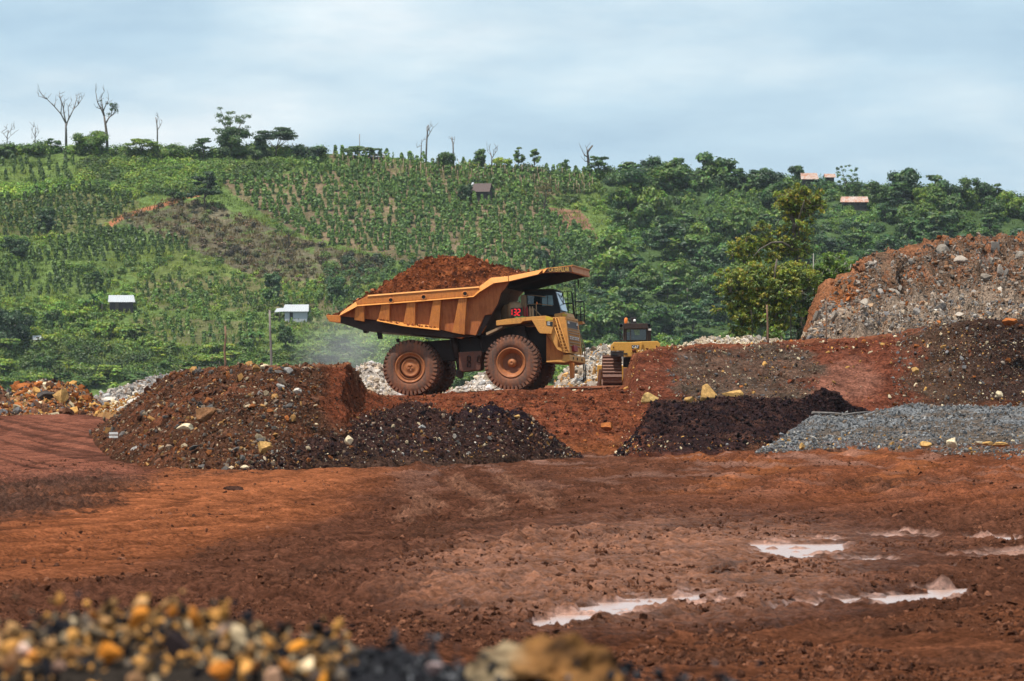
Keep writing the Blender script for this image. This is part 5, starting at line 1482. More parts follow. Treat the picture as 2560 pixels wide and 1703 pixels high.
def rows(poly, dx, dy, skew, jit=.25, drop=.08):
    us_ = [a for a, b in poly]; vs_ = [b for a, b in poly]
    out = []
    y = YB - 30
    j = 0
    while y < YB + YD_ + 1:
        t = (y - YB) / YD_
        x0 = (min(us_) - CU) / F * y; x1 = (max(us_) - CU) / F * y
        x = x0 - (j * skew) % dx
        while x < x1:
            xx, yy = x + r.normal() * jit * dx * .4, y + r.normal() * jit * dy * .4
            u = xx / yy * F + CU; vr = np.interp(u, RID_U, RID_V); v = 955 + (vr - 955) * (yy - YB) / YD_
            if inpoly(np.array([u]), np.array([v]), poly)[0] and r.random() > drop: out.append((u, min(v, 955)))
            x += dx
        y += dy; j += 1
    return out


spots = []
for poly, dx, dy, sk, dr, sc in ((MAIN, 2.1, 4.2, .8, .04, 1.0), (UPPER, 1.9, 3.4, .6, .08, 1.05), (LEFT1, 1.9, 3.6, .5, .08, 1.0), (LEFT2, 1.9, 3.4, .5, .12, .95), (LEFT3, 1.9, 3.8, .5, .15, .95),
                                 (MID, 2.1, 4.2, .6, .25, .72), (LOWER, 2.3, 5, .5, .25, .95), (RSMALL, 2.6, 5.5, .8, .2, .95), (LTOP, 2.2, 4.5, .4, .2, .9), (BOTTOM, 2.2, 5, .4, .25, .7)):
    for (u, v) in rows(poly, dx, dy, sk, drop=dr): spots.append((u, v, sc * r.uniform(.78, 1.15), poly is MAIN))
pts = hill_pt([s[0] for s in spots], [s[1] for s in spots])
main = [i for i, s in enumerate(spots) if s[3] and not (905 < s[0] < 1290 and s[1] > 632)]
size = np.array([spots[i][2] / pts[i][1] for i in main])
ind = set(np.array(main)[np.argsort(-size)[:300]].tolist())
pmesh = [mesh_np('pepper_vine', *PV[k][:2], M_PEPPER, col=PV[k][2]) for k in range(8)]
src = None
for i in sorted(ind):
    if src is None:
        src = bpy.data.objects.new('pepper_vine', pmesh[0])
        tag(src, 'leafy green pepper column in the spaced rows on the middle of the hillside', 'pepper vine', 'pepper vines in rows on the hillside')
        o = src
    else:
        o = src.copy(); o.data = pmesh[int(r.integers(0, 8))]
    COL.objects.link(o)
    s = spots[i][2]
    o.location = pts[i]; o.scale = (s * r.uniform(.9, 1.15), s * r.uniform(.9, 1.15), s); o.rotation_euler = (0, 0, r.uniform(0, 6.28))
parts = []
for i in range(len(spots)):
    if i in ind: continue
    V, Fc, Cc = PV[int(r.integers(0, 8))] if spots[i][1] > 440 or spots[i][0] < 800 else STK[int(r.integers(0, 4))] if r.random() < .35 else PV[int(r.integers(0, 8))]
    k = (V.shape[0] // 4)
    sel = np.arange(k) if spots[i][3] else np.flatnonzero(r.random(k) < .62)
    a = r.uniform(0, 6.28); ca, sa = math.cos(a), math.sin(a)
    q = V.reshape(-1, 4, 3)[sel].reshape(-1, 3); s = spots[i][2]
    W = np.stack([q[:, 0] * ca - q[:, 1] * sa, q[:, 0] * sa + q[:, 1] * ca, q[:, 2]], 1) * s + pts[i]
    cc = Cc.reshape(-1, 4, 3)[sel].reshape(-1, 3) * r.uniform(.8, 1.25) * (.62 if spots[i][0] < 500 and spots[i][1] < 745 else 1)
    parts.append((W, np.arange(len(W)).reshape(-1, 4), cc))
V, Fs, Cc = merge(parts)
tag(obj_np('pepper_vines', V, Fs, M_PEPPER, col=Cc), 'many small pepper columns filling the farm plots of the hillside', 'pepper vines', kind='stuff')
# bare stakes of the young rows along the crest
mb = MB()
for (u, v) in rows([(825, 405), (1160, 425), (1490, 452), (1480, 490), (1250, 470), (1000, 442), (840, 430)], 1.3, 3.2, .4, drop=.15):
    q = hill_pt(u, v)[0]; mb.tube([q, q + np.array([r.normal() * .06, 0, r.uniform(2.2, 3.2)])], .07, 4)
o = mb.build('plant_stakes', plain_mat('stake_wood', (.34, .23, .15), .9), None)
tag(o, 'bare wooden plant stakes in rows along the crest', 'stakes', kind='stuff')


# ------------------------------------------------------------------ scrub and grass
def in_any(u, v, polys): return np.any([inpoly(u, v, p) for p in polys], axis=0)


def scatter_uv(poly, n):
    us_ = [a for a, b in poly]; vs_ = [b for a, b in poly]
    u = r.uniform(min(us_), max(us_), n * 3); v = r.uniform(min(vs_), max(vs_), n * 3)
    vr = np.interp(u, RID_U, RID_V)
    k = inpoly(u, v, poly) & (v > vr)
    return u[k][:n], v[k][:n]


blobs = []
for poly, n, smin, smax, pal in ((SCRUB, 900, .7, 2.0, GY + GP), (WOODR, 900, .8, 1.9, GB + GP + GY[:1]), (WOODL, 1300, .8, 2.2, GY + GP), (DRY, 260, .5, 1.3, [(.075, .058, .05), (.095, .07, .06), (.06, .075, .03), (.05, .045, .042)]),
                                 (MEAD, 130, .4, 1.1, GY), ([(-60, 580), (300, 560), (420, 640), (300, 800), (-60, 820)], 520, .6, 1.8, GP + GY),
                                 ([(300, 735), (900, 690), (1000, 860), (420, 870)], 420, .5, 1.5, GY + GP), ([(1380, 600), (1600, 560), (1600, 720), (1400, 720)], 300, .7, 1.9, GB + GP),
                                 ([(800, 640), (1450, 680), (1450, 780), (850, 780)], 380, .6, 1.8, GP + GB), ([(1180, 440), (1500, 450), (1560, 560), (1340, 500)], 160, .5, 1.5, GP + GY),
                                 ([(1640, 470), (2210, 495), (2210, 640), (1640, 620)], 330, .8, 1.7, GB + GP), ([(-720, 380), (-40, 375), (-40, 960), (-720, 960)], 800, .8, 2.6, GP + GY + GD), ([(2640, 520), (3250, 570), (3250, 960), (2640, 960)], 700, .9, 2.6, GB + GP), ([(-700, 0), (815, 0)], -460, .9, 2.4, GP + GY + GD), ([(1150, 0), (1520, 0)], -110, .6, 1.7, GP + GY), ([(1500, 0), (3200, 0)], -560, 1.1, 2.8, GB + GD + GP), ([(-60, 440), (340, 470), (340, 500), (-60, 500)], 260, .8, 2, GY + GP)):
    if n < 0:
        u = r.uniform(min(a for a, b in poly), max(a for a, b in poly), -n); v = np.interp(u, RID_U, RID_V) + r.uniform(0, 9, -n)
    else:
        u, v = scatter_uv(poly, n)
    if n > 0:
        kk = ~in_any(u, v, [LEFT1, LEFT2, LEFT3, LOWER, LTOP]); u, v = u[kk], v[kk]
    q = hill_pt(u, v); nz = np.clip(fbm(q * .045, 3, seed=66) * 1.6, -.55, .9); s = smin * (smax / smin) ** (r.random(len(u)) ** 1.6)
    for k in range(len(u)):
        blobs.append((leaf_cloud([(q[k][0], q[k][1], q[k][2] + s[k] * .45, s[k], s[k], s[k] * .8)], 115 / max(s[k], .9) ** .5, .27, r, [np.array(pal[r.integers(0, len(pal))]) * (1 + .9 * nz[k])], flat=.6)))
V, Fs, Cc = merge(blobs)
tag(obj_np('hillside_scrub', V, Fs, M_SCRUB, col=Cc), 'scrub and low bushes covering the slopes of the hill', 'scrub', kind='stuff')
u = r.uniform(-100, 2660, 15000); v = r.uniform(400, 960, 15000)
k = (v > np.interp(u, RID_U, RID_V)) & ~(in_any(u, v, [MAIN, WOODR, RSMALL]) & (r.random(15000) < .8)); u, v = u[k], v[k]; q = hill_pt(u, v)
nn = fbm(q * .05, 3, seed=9)
parts = []
for k in range(len(u)):
    n = 9; base = q[k]
    p = base + r.normal(size=(n, 3)) * (.55, .8, 0); h = r.uniform(.3, .8, (n, 1)); w = .16
    tl = r.normal(size=(n, 3)) * .25 + np.array([0, 0, 1.0])
    a = np.stack([np.cos(x := r.uniform(0, 3.14, n)), np.sin(x), 0 * x], 1) * w
    W = np.stack([p - a, p + a, p + tl * h + a * .3, p + tl * h - a * .3], 1).reshape(-1, 3)
    c = np.array((.15, .21, .05)) if nn[k] > .05 else np.array((.095, .16, .042))
    if inpoly(u[k:k + 1], v[k:k + 1], DRY)[0]: c = np.array((.115, .095, .06))
    c = c * (1 + .25 * r.normal())
    parts.append((W, np.arange(4 * n).reshape(-1, 4), np.tile(np.clip(c, .01, 1), (4 * n, 1))))
V, Fs, Cc = merge(parts)
tag(obj_np('hillside_grass', V, Fs, M_SCRUB, col=Cc), 'tall grass growing between the plots of the hillside', 'grass', kind='stuff')


# ------------------------------------------------------------------ trees
def crown_blobs(kind, h, w, rr):
    B = []
    if kind == 'round':
        for _ in range(17):
            a = rr.uniform(0, 6.28); d = w * .36 * math.sqrt(rr.random()); z = h * rr.uniform(.12, .86)
            k = 1 - .6 * abs(z / h - .55)
            B.append((d * k * math.cos(a), d * k * math.sin(a), z, w * rr.uniform(.14, .24), w * rr.uniform(.14, .24), min(w, h) * rr.uniform(.11, .19)))
    elif kind == 'umbrella':
        for _ in range(15):
            a = rr.uniform(0, 6.28); d = w * .42 * math.sqrt(rr.random()); z = h * (rr.uniform(.72, .95) - .25 * (d / (w * .5)) ** 2)
            B.append((d * math.cos(a), d * math.sin(a), z, w * rr.uniform(.12, .2), w * rr.uniform(.12, .2), h * rr.uniform(.035, .07)))
    elif kind == 'layered':
        for _ in range(20):
            z = h * rr.uniform(.35, .95); R = w * .45 * (1.15 - .75 * (z / h - .35) / .6)
            a = rr.uniform(0, 6.28); d = R * math.sqrt(rr.random())
            B.append((d * math.cos(a), d * math.sin(a), z, w * rr.uniform(.12, .2), w * rr.uniform(.12, .2), h * rr.uniform(.035, .06)))
    elif kind == 'airy':
        for _ in range(30):
            a = rr.uniform(0, 6.28); d = w * .46 * math.sqrt(rr.random()); z = h * rr.uniform(.42, .98) - .12 * h * (d / (w * .5)) ** 2
            s = w * rr.uniform(.05, .10)
            B.append((d * math.cos(a), d * math.sin(a), z, s * 1.2, s * 1.2, s * .7))
    else:                                               # low, spreading
        for _ in range(14):
            a = rr.uniform(0, 6.28); d = w * .40 * math.sqrt(rr.random()); z = h * rr.uniform(.2, .85) * (1 - .35 * (d / (w * .5)))
            B.append((d * math.cos(a), d * math.sin(a), z, w * rr.uniform(.15, .24), w * rr.uniform(.15, .24), min(w, h) * rr.uniform(.12, .2)))
    return B


def trunk_mb(h, w, blobs, rr, tr=.02, nb=7):
    mb = MB()
    r0 = h * tr
    mb.tube([(0, 0, -.4), (rr.normal() * .02 * h, rr.normal() * .02 * h, h * .3), (rr.normal() * .03 * h, 0, h * .55)], [r0 * 1.3, r0, r0 * .6], 6)
    for b in blobs[:nb]:
        mb.tube([(0, 0, h * .28), (b[0] * .5, b[1] * .5, (h * .28 + b[2]) * .5), (b[0], b[1], b[2])], [r0 * .55, r0 * .4, r0 * .18], 4)
    return mb


def tree_meshes(kind, h, w, pal, rr, leaf=.28, dens=170, tr=.02):
    B = crown_blobs(kind, h, w, rr)
    L_ = [leaf_cloud([b], dens, leaf, rr, [np.array(pal[rr.integers(0, len(pal))])], flat=.9 if kind in ('umbrella', 'layered') else .5, shell=.45) for b in B]
    V, Fs, Cc = merge(L_)
    cm = mesh_np('crown', V, Fs, M_LEAF, col=Cc)
    tm = trunk_mb(h, w, B, rr, tr).mesh('trunk', M_TRUNK)
    return cm, tm


M_TRUNK = plain_mat('trunk_bark', (.11, .085, .065), .9, var=.4, scale=3)
M_DEAD = plain_mat('dead_wood', (.19, .165, .15), .9, var=.35, scale=3)


def put_tree(name, cm, tm, loc, sc, rz, label, cat='tree', group=None):
    e = empty(name, loc, rz); e.scale = sc
    tag(e, label, cat, group)
    for nm, me in (('crown', cm), ('trunk', tm)):
        link(bpy.data.objects.new(nm, me), e)
    return e


r = np.random.default_rng(31)
RT = [  # u, base row, top row, width, kind, palette, label
    (225, 386, 316, 96, 'round', GP, 'round bushy tree on the crest between the two tall bare trees'),
    (130, 382, 344, 46, 'umbrella', GP, 'small umbrella shaped tree on the crest left of the tallest bare tree'),
    (92, 384, 352, 60, 'low', GP, 'low bushy tree on the crest at far left'),
    (20, 388, 356, 70, 'low', GP, 'low dark bush on the crest at the left edge'),
    (355, 392, 344, 92, 'umbrella', GY, 'flat topped yellow green tree on the crest left of the thin bare sapling'),
    (430, 392, 356, 74, 'low', GY, 'low light green tree on the crest right of the thin bare sapling'),
    (583, 384, 262, 104, 'airy', GD, 'tall airy see-through tree standing highest on the crest'),
    (578, 392, 314, 100, 'round', GD, 'dense dark tree below the tall airy tree on the crest'),
    (508, 394, 344, 66, 'layered', GD, 'dark tree on the crest left of the tall airy tree'),
    (690, 398, 314, 118, 'umbrella', GD, 'wide flat umbrella tree on the crest right of the tall airy tree'),
    (770, 402, 350, 90, 'low', GD, 'low dark tree on the crest right of the wide umbrella tree'),
    (645, 400, 345, 60, 'round', GD, 'small dark tree under the wide umbrella tree'),
    (905, 400, 364, 90, 'umbrella', GD, 'thin flat tree behind the pepper rows on the crest'),
    (1117, 424, 380, 56, 'round', GD, 'dark round bush among the pepper rows on the crest'),
    (1197, 420, 371, 48, 'round', GP, 'pointed pale green tree on the crest right of the forked dead stump'),
    (1254, 424, 390, 52, 'low', GY, 'low pale bush on the crest beside the small leafless tree'),
    (1296, 424, 367, 42, 'layered', GP, 'left one of a pair of slim trees on the crest'),
    (1336, 426, 371, 40, 'layered', GP, 'right one of a pair of slim trees on the crest'),
    (1411, 430, 394, 32, 'round', GP, 'tiny round tree alone on the crest right of the slim pair'),
    (1496, 448, 384, 66, 'layered', GB, 'leafy tree on the crest touching the black broken trunk'),
    (1634, 452, 384, 76, 'round', GB, 'left one of two big leafy trees on the crest at the edge of the wood'),
    (1690, 460, 384, 60, 'layered', GB, 'right one of two big leafy trees on the crest at the edge of the wood'),
    (1566, 520, 418, 130, 'round', GB, 'broad dark green tree at the top of the wooded slope'),
    (1830, 484, 436, 58, 'round', GD, 'small dark round tree on the crest beside a bright gap of sky'),
    (1922, 484, 424, 94, 'round', GD, 'wide dark tree on the crest left of the rusty roof'),
    (1992, 467, 412, 52, 'round', GB, 'upright leafy tree on the crest just behind the rusty roof'),
    (2116, 486, 411, 62, 'airy', GB, 'airy light tree on the crest right of the rusty roof'),
    (2205, 516, 452, 80, 'round', GD, 'dark tree on the crest just above the striped roof'),
    (2280, 498, 434, 44, 'airy', GB, 'slim airy tree on the crest right of the striped roof'),
    (2340, 510, 446, 70, 'low', GY, 'pale green tree on the crest near the right edge'),
    (2420, 518, 440, 68, 'round', GD, 'tall dark tree on the crest near the right edge'),
    (2486, 522, 451, 54, 'layered', GD, 'spreading dark tree on the crest by the right edge'),
    (512, 530, 424, 84, 'layered', GD, 'dark layered tree at the top left corner of the pepper field'),
    (722, 612, 534, 92, 'airy', GP, 'airy tree with a thin trunk at the foot of the pepper field'),
    (112, 572, 515, 64, 'round', GD, 'dark bushy tree in the dense pepper plot at left'),
    (40, 640, 590, 80, 'round', GD, 'dark tree at the left edge halfway down the hill'),
    (676, 742, 676, 62, 'round', GB, 'blue green tree on the meadow above the white walled house'),
    (838, 756, 688, 56, 'round', GB, 'blue green tree on the meadow just left of the dump body'),
    (36, 868, 758, 120, 'round', GD, 'big dark tree at the left edge low on the hill'),
    (240, 725, 678, 40, 'layered', GD, 'small dark tree above the grey roofed house'),
    (716, 882, 806, 54, 'round', GP, 'rounded tree just below the white walled house'),
    (1163, 502, 455, 48, 'round', GD, 'dark round tree touching the brown roofed house'),
    (1362, 542, 440, 62, 'airy', [(.09, .085, .05), (.07, .08, .04)], 'brownish thin tree right of the brown roofed house'),
    (1367, 668, 590, 66, 'round', GB, 'blue green tree low in the right end of the pepper field'),
    (440, 500, 468, 50, 'low', GD, 'dark bush at the upper end of the red path')]
for k, (u, vb, vt, w, kind, pal, lab) in enumerate(RT):
    q = hill_pt(u, vb)[0]; h = (q[1] * (CV - vt) / F) - q[2]; ww = w / F * q[1]
    rr = np.random.default_rng(500 + k)
    cm, tm = tree_meshes(kind, h, ww, pal, rr, leaf=.2 if kind == 'airy' else .28, dens=110 if kind == 'airy' else 170)
    put_tree('tree', cm, tm, q, (1, 1, 1), 0, lab)

PROT = {}
for key, kinds, pal in (('R', ('round', 'layered', 'low', 'round'), GB), ('L', ('low', 'umbrella', 'low', 'layered'), GY)):
    PROT[key] = []
    for k in range(8):
        rr = np.random.default_rng(700 + k + (50 if key == 'L' else 0))
        h = 5.5 if key == 'R' else 3.6; w = 6.5 if key == 'R' else 6.0
        PROT[key].append(tree_meshes(kinds[k % 4], h, w, pal if k % 3 else GP, rr, leaf=.30, dens=150))


def forest(key, poly, n, dmin, smin, smax, label, group, avoid=()):
    us_, vs_ = scatter_uv(poly, n * 14); got = []
    for u, v in zip(us_, vs_):
        if any(inpoly(np.array([u]), np.array([v]), a)[0] for a in avoid): continue
        if all((u - a) ** 2 + (1.5 * (v - b)) ** 2 > dmin ** 2 for a, b in got): got.append((u, v))
        if len(got) >= n: break
    for u, v in got:
        cm, tm = PROT[key][int(r.integers(0, 8))]; s = r.uniform(smin, smax)
        put_tree('tree', cm, tm, hill_pt(u, v)[0] - np.array([0, 0, .3]), (s * r.uniform(.9, 1.2), s * r.uniform(.9, 1.2), s * r.uniform(.8, 1.15)), r.uniform(0, 6.28), label, 'tree', group)


forest('R', WOODR, 175, 37, .9, 1.7, 'broad leafy tree in the dense wood covering the right hillside', 'trees of the wood on the right hillside', avoid=(RSMALL, [(2055, 470), (2205, 470), (2205, 600), (2055, 600)], [(1960, 430), (2100, 430), (2100, 540), (1960, 540)]))
forest('R', [(1560, 430), (1800, 456), (2200, 482), (2660, 525), (2660, 552), (2200, 508), (1800, 482), (1560, 462)], 26, 34, .8, 1.25, 'bushy tree standing on the skyline of the wooded right end of the crest', 'skyline trees at the right end of the crest', avoid=([(1780, 440), (1810, 440), (1810, 500), (1780, 500)], [(1990, 430), (2090, 430), (2090, 485), (1990, 485)], [(2055, 470), (2205, 470), (2205, 600), (2055, 600)], [(1960, 430), (2100, 430), (2100, 540), (1960, 540)]))
forest('L', WOODL, 90, 38, .7, 1.3, 'low spreading tree in the bright thicket at the foot of the hill', 'trees of the thicket at the foot of the hill')

# ------------------------------------------------------------------ bare trees along the crest
def px_path(pts, q0, rr, jit=.5):
    """branch given by its run in the picture, at the distance of its own foot"""
    out = []
    for i, (a, b) in enumerate(pts):
        Y = q0[1]
        p = P(a * 1.0862, b * 1.0862, Y); p[1] += rr.normal() * jit if i else 0
        out.append(p - q0)
    return out


BARE = [
    ([[(152, 340), (152, 300), (152, 285)], [(152, 285), (140, 262), (125, 245), (108, 228), (94, 215)], [(152, 287), (160, 270), (170, 252), (180, 240), (184, 225)], [(152, 285), (148, 265), (145, 245), (140, 228), (136, 216)],
      [(153, 290), (158, 270), (158, 245), (165, 232)], [(140, 262), (142, 240), (138, 225)], [(170, 252), (176, 228), (174, 220)], [(108, 228), (100, 225), (90, 222)], [(125, 245), (128, 232)], [(180, 240), (188, 228)], [(146, 250), (150, 232)]], .38, None,
     'tallest bare forked tree on the left of the crest'),
    ([[(247, 350), (246, 310), (243, 285), (240, 268)], [(240, 268), (232, 250), (224, 235), (220, 212)], [(240, 268), (236, 245), (232, 225), (240, 210)], [(243, 285), (252, 270), (262, 262), (268, 250)], [(232, 250), (222, 248)], [(238, 255), (246, 238), (250, 230)], [(255, 268), (258, 250)]], .42,
     [(262, 246, 10), (268, 254, 8), (255, 240, 8), (256, 252, 7), (246, 238, 6), (250, 262, 6), (232, 232, 4), (266, 240, 7)], 'tall dark tree on the crest with one tuft of leaves'),
    ([[(362, 330), (362, 300), (361, 285), (358, 270)], [(362, 300), (368, 290), (373, 280)], [(361, 285), (363, 268)]], .22, None, 'thin bare forked sapling on the crest'),
    ([[(980, 350), (982, 325), (984, 305), (986, 288)], [(983, 318), (990, 305), (997, 294)], [(984, 308), (981, 295)], [(985, 300), (992, 290)]], .26, None, 'taller of two bare dead stems above the pepper rows'),
    ([[(968, 352), (970, 335), (971, 322)], [(970, 335), (960, 340)], [(969, 330), (975, 322)]], .16, None, 'short bare dead stem left of the taller one above the pepper rows'),
    ([[(1044, 355), (1043, 338), (1040, 315)], [(1043, 335), (1046, 322)], [(1042, 330), (1039, 322)]], .24, None, 'forked dead stump on the crest'),
    ([[(1357, 385), (1354, 365), (1352, 350), (1364, 335)], [(1354, 362), (1346, 358), (1342, 352)], [(1353, 352), (1350, 340)], [(1355, 370), (1347, 372)]], .42, None, 'black broken trunk on the crest'),
    ([[(80, 332), (81, 312), (82, 295)], [(81, 315), (74, 302), (78, 292)], [(81, 318), (88, 308)], [(82, 308), (86, 298)], [(80, 325), (72, 318)]], .16, None, 'faint bare sapling on the crest left of the tallest bare tree'),
    ([[(16, 336), (16, 315), (20, 300)], [(16, 318), (8, 308), (4, 302)], [(18, 308), (26, 298), (34, 298)], [(16, 322), (24, 312)], [(18, 305), (14, 295)]], .16, None, 'faint bare sapling on the crest at the left edge'),
    ([[(1132, 380), (1132, 362), (1128, 350)], [(1132, 365), (1140, 352), (1145, 346)], [(1131, 358), (1122, 348)], [(1136, 358), (1136, 346)], [(1128, 350), (1126, 342)]], .20, None, 'small leafless grey tree on the crest'),
    ([[(2317, 470), (2317, 445)], [(2317, 455), (2322, 450)]], .2, None, 'thin bare stem on the crest by the right edge')]
for k, (paths, rad, leaf, lab) in enumerate(BARE):
    rr = np.random.default_rng(900 + k)
    b = paths[0][0]
    u, v = b[0] * 1.0862, b[1] * 1.0862
    vr = np.interp(u, RID_U, RID_V); q = hill_pt(u, max(v, vr + 3))[0]
    e = empty('bare_tree' if leaf is None else 'tree', q)
    tag(e, lab, 'tree')
    mb = MB()
    for i, pth in enumerate(paths):
        pp_ = px_path(pth, q, rr, .7)
        if i == 0: pp_[0] = np.array([pp_[0][0], 0, -.5])
        r0 = rad if i == 0 else rad * (.55 if i < 4 else .38)
        n = len(pp_); rs = [r0 * (1 - (.45 if i == 0 else .7) * j / (n - 1)) for j in range(n)]
        mb.tube(pp_, rs, 5)
        if i:
            for j in range(1, n):
                for _ in range(2):
                    a = pp_[j]; d = np.array([rr.normal() * .5, rr.normal() * .4, abs(rr.normal()) * .6 + .3]); mb.tube([a, a + d, a + d * 1.6 + rr.normal(size=3) * .15], [.06, .045, .02], 4, caps=False)
    mb.build('trunk', M_DEAD if lab[:5] != 'black' and leaf is None else M_TRUNK, e)
    if leaf:
        V, Fs, Cc = merge([leaf_cloud([(*(px_path([(a, c)], q, rr, 0)[0]), s * .10, s * .10, s * .085)], 110, .18, rr, GD, shell=.3) for a, c, s in leaf])
        obj_np('crown', V, Fs, M_LEAF, parent=e, col=Cc)

# ------------------------------------------------------------------ banana plants
def banana(u, v, h, label, seed, n=11, ln=2.6, pal=((.035, .10, .035), (.05, .13, .04))):
    rr = np.random.default_rng(seed); q = hill_pt(u, v)[0]
    e = empty('banana_plant', q); tag(e, label, 'banana plant')
    mb = MB(); mb.tube([(0, 0, -.3), (0, 0, h * .55)], [.22, .14], 6); mb.build('trunk', M_TRUNK, e)
    Vs, Fs, Cs, o = [], [], [], 0
    for k in range(n):
        a = rr.uniform(0, 6.28); el = rr.uniform(.5, 1.35); L_ = ln * rr.uniform(.7, 1.1); m = 7
        c = np.array(pal[rr.integers(0, len(pal))]) * rr.uniform(.8, 1.2)
        pts = []
        p = np.array([0, 0, h * .5]); d = el
        for i in range(m):
            w = .34 * math.sin(math.pi * (i + .4) / (m)) + .04
            side = np.array([-math.sin(a), math.cos(a), 0]) * w
            pts += [p - side - np.array([0, 0, .12]) * w, p, p + side - np.array([0, 0, .12]) * w]
            p = p + L_ / m * np.array([math.cos(a) * math.cos(d), math.sin(a) * math.cos(d), math.sin(d)]); d -= .30
        Vs.append(np.array(pts))
        for i in range(m - 1):
            for s in (0, 1): Fs.append((o + i * 3 + s, o + i * 3 + s + 1, o + i * 3 + s + 4, o + i * 3 + s + 3))
        Cs.append(np.tile(c, (3 * m, 1))); o += 3 * m
    obj_np('leaves', np.concatenate(Vs), np.array(Fs), M_LEAF, parent=e, col=np.concatenate(Cs), smooth=True)


for k, (u, v, h, lab, ln) in enumerate([(235, 772, 4.2, 'big banana clump left of the grey roofed house', 3.4), (215, 775, 3.4, 'smaller banana plant left of the big banana clump', 2.6), (255, 778, 3.4, 'banana plant at the corner of the grey roofed house', 2.8),
                                        (628, 862, 4.4, 'tall banana plant below the white walled house', 3.0), (650, 858, 3.2, 'short banana plant right of the tall one below the white walled house', 2.4),
                                        (618, 826, 3.2, 'light green banana plant left of the white walled house', 2.2),
                                        (2049, 459, 4.4, 'banana plant on the crest between two rusty roofs', 3.0), (2061, 460, 4.2, 'banana plant on the crest left of the small rusty roof', 2.8)]):
    banana(u, v, h, lab, 1000 + k, ln=ln)

# ------------------------------------------------------------------ huts
M_TIN = paint_mat('white_tin', (.42, .43, .44), (.28, .20, .15), .42, rough=.5, up=0, scale=.6)
M_RUSTTIN = paint_mat('rusty_tin', (.46, .38, .33), (.36, .13, .06), .62, rough=.7, up=0, scale=.5)
M_BROWNTIN = paint_mat('brown_roof', (.10, .066, .058), (.16, .075, .05), .35, rough=.7, up=0)
M_WALL = plain_mat('dark_plank_wall', (.05, .042, .04), .9, var=.4, scale=1.5)
M_WWALL = plain_mat('white_wall', (.40, .41, .44), .8, var=.12, scale=1.2)


def corr(mb, p00, p10, p01, p11, n=24, amp=.05):
    """corrugated sheet from eave p00-p10 to ridge p01-p11, with a little thickness"""
    p00, p10, p01, p11 = [Vector(p) for p in (p00, p10, p01, p11)]
    nn = (p10 - p00).cross(p01 - p00).normalized(); vs = []
    for dz in (0, -.05):
        for i in range(n + 1):
            t = i / n; w = nn * (amp * (1 if i % 2 else -1) * .5 + dz)
            vs += [p00.lerp(p10, t) + w, p01.lerp(p11, t) + w]
    fs = []
    m = 2 * (n + 1)
    for i in range(n):
        a = 2 * i
        fs += [(a, a + 2, a + 3, a + 1), (m + a, m + a + 1, m + a + 3, m + a + 2), (a, m + a, m + a + 2, a + 2), (a + 1, a + 3, m + a + 3, m + a + 1)]
    fs += [(0, 1, m + 1, m), (2 * n, m + 2 * n, m + 2 * n + 1, 2 * n + 1)]
    mb.add(vs, fs)


def hut(u, v, w, d, hw, hr, label, roof, wall, rz=0.0, name='hut', over=.5, back=True):
    q = hill_pt(u, v)[0]; e = empty(name, q, rz); tag(e, label, 'house' if w > 3 else 'shed')
    mb = MB(); mb.box((0, 0, hw / 2 - .5), (w, d, hw + 1)); ob = mb.build('wall', wall, e)
    mb = MB()
    x = w / 2 + over; y = d / 2 + over; z0 = hw - .15
    corr(mb, (-x, -y, z0), (x, -y, z0), (-x * .92, 0, hw + hr), (x * .92, 0, hw + hr))
    corr(mb, (x, y, z0), (-x, y, z0), (x * .92, 0.02, hw + hr), (-x * .92, 0.02, hw + hr))
    mb.build('roof', roof, e)
    mb = MB(); mb.box((-w * .2, -d / 2 - .02, .75), (.8, .06, 1.7)); mb.build('door', M_WALL if wall is not M_WALL else M_TRUNK, e)
    return e


hut(303, 770, 5.4, 4.0, 1.9, 1.5, 'dark walled house with a grey white tin roof at left', M_TIN, M_WALL, .12)
h2 = hut(742, 806, 5.2, 3.6, 2.0, 1.5, 'white walled house with a tin roof and side awning', M_TIN, M_WWALL, -.1)
mb = MB(); corr(mb, (-5.0, -2.2, 1.7), (-2.7, -2.2, 1.9), (-4.9, 1.0, 2.6), (-2.7, 1.0, 2.8), 10); mb.build('awning', M_TIN, h2)
mb = MB()
for x in (-4.9, -3.8): mb.tube([(x, -2.1, -.6), (x, -2.1, 1.75)], .06, 5)
mb.build('awning_post', M_TRUNK, h2)
h3 = hut(1204, 496, 4.6, 3.6, 1.8, 2.0, 'brown roofed house above the pepper field', M_BROWNTIN, M_WALL, -.3)
mb = MB(); mb.hull2([(-2.75, -2.35, 1.62), (-2.35, -2.35, 1.62), (-2.0, .02, 3.92), (-2.5, .02, 3.92)], [(-2.75, -2.35, 1.80), (-2.35, -2.35, 1.80), (-2.0, .02, 4.06), (-2.5, .02, 4.06)]); mb.build('white_sheet', M_TIN, h3)
hut(2022, 474, 3.6, 3, 2.7, 1.5, 'rusty roofed house on the crest among trees', M_RUSTTIN, M_WALL, .1)
hut(2074, 472, 2.0, 2, 3.0, .8, 'small rusty roofed shed on the crest', M_RUSTTIN, M_WALL, .1, name='shed')
hut(2136, 522, 6.2, 3.6, 1.6, 1.3, 'long house with a striped rust and white roof', M_RUSTTIN, M_WALL, -.05)
hut(98, 860, 2.4, 2.2, 1.1, .8, 'small pale roofed shed by the big dark tree', M_TIN, M_WALL, .2, name='shed')
hut(941, 402, 3.2, 2.4, 1.0, .8, 'low grey roofed shed among the pepper rows on the crest', M_TIN, M_WALL, .4, name='shed')
hut(1414, 644, .9, .9, .5, .4, 'tiny white roofed shelter at the foot of the pepper field', M_TIN, M_WALL, 0, name='shed', over=.15)

# ------------------------------------------------------------------ trees just behind the bank
def zt(a, b): return 1760 + a / 3.564, 440 + b / 3.564


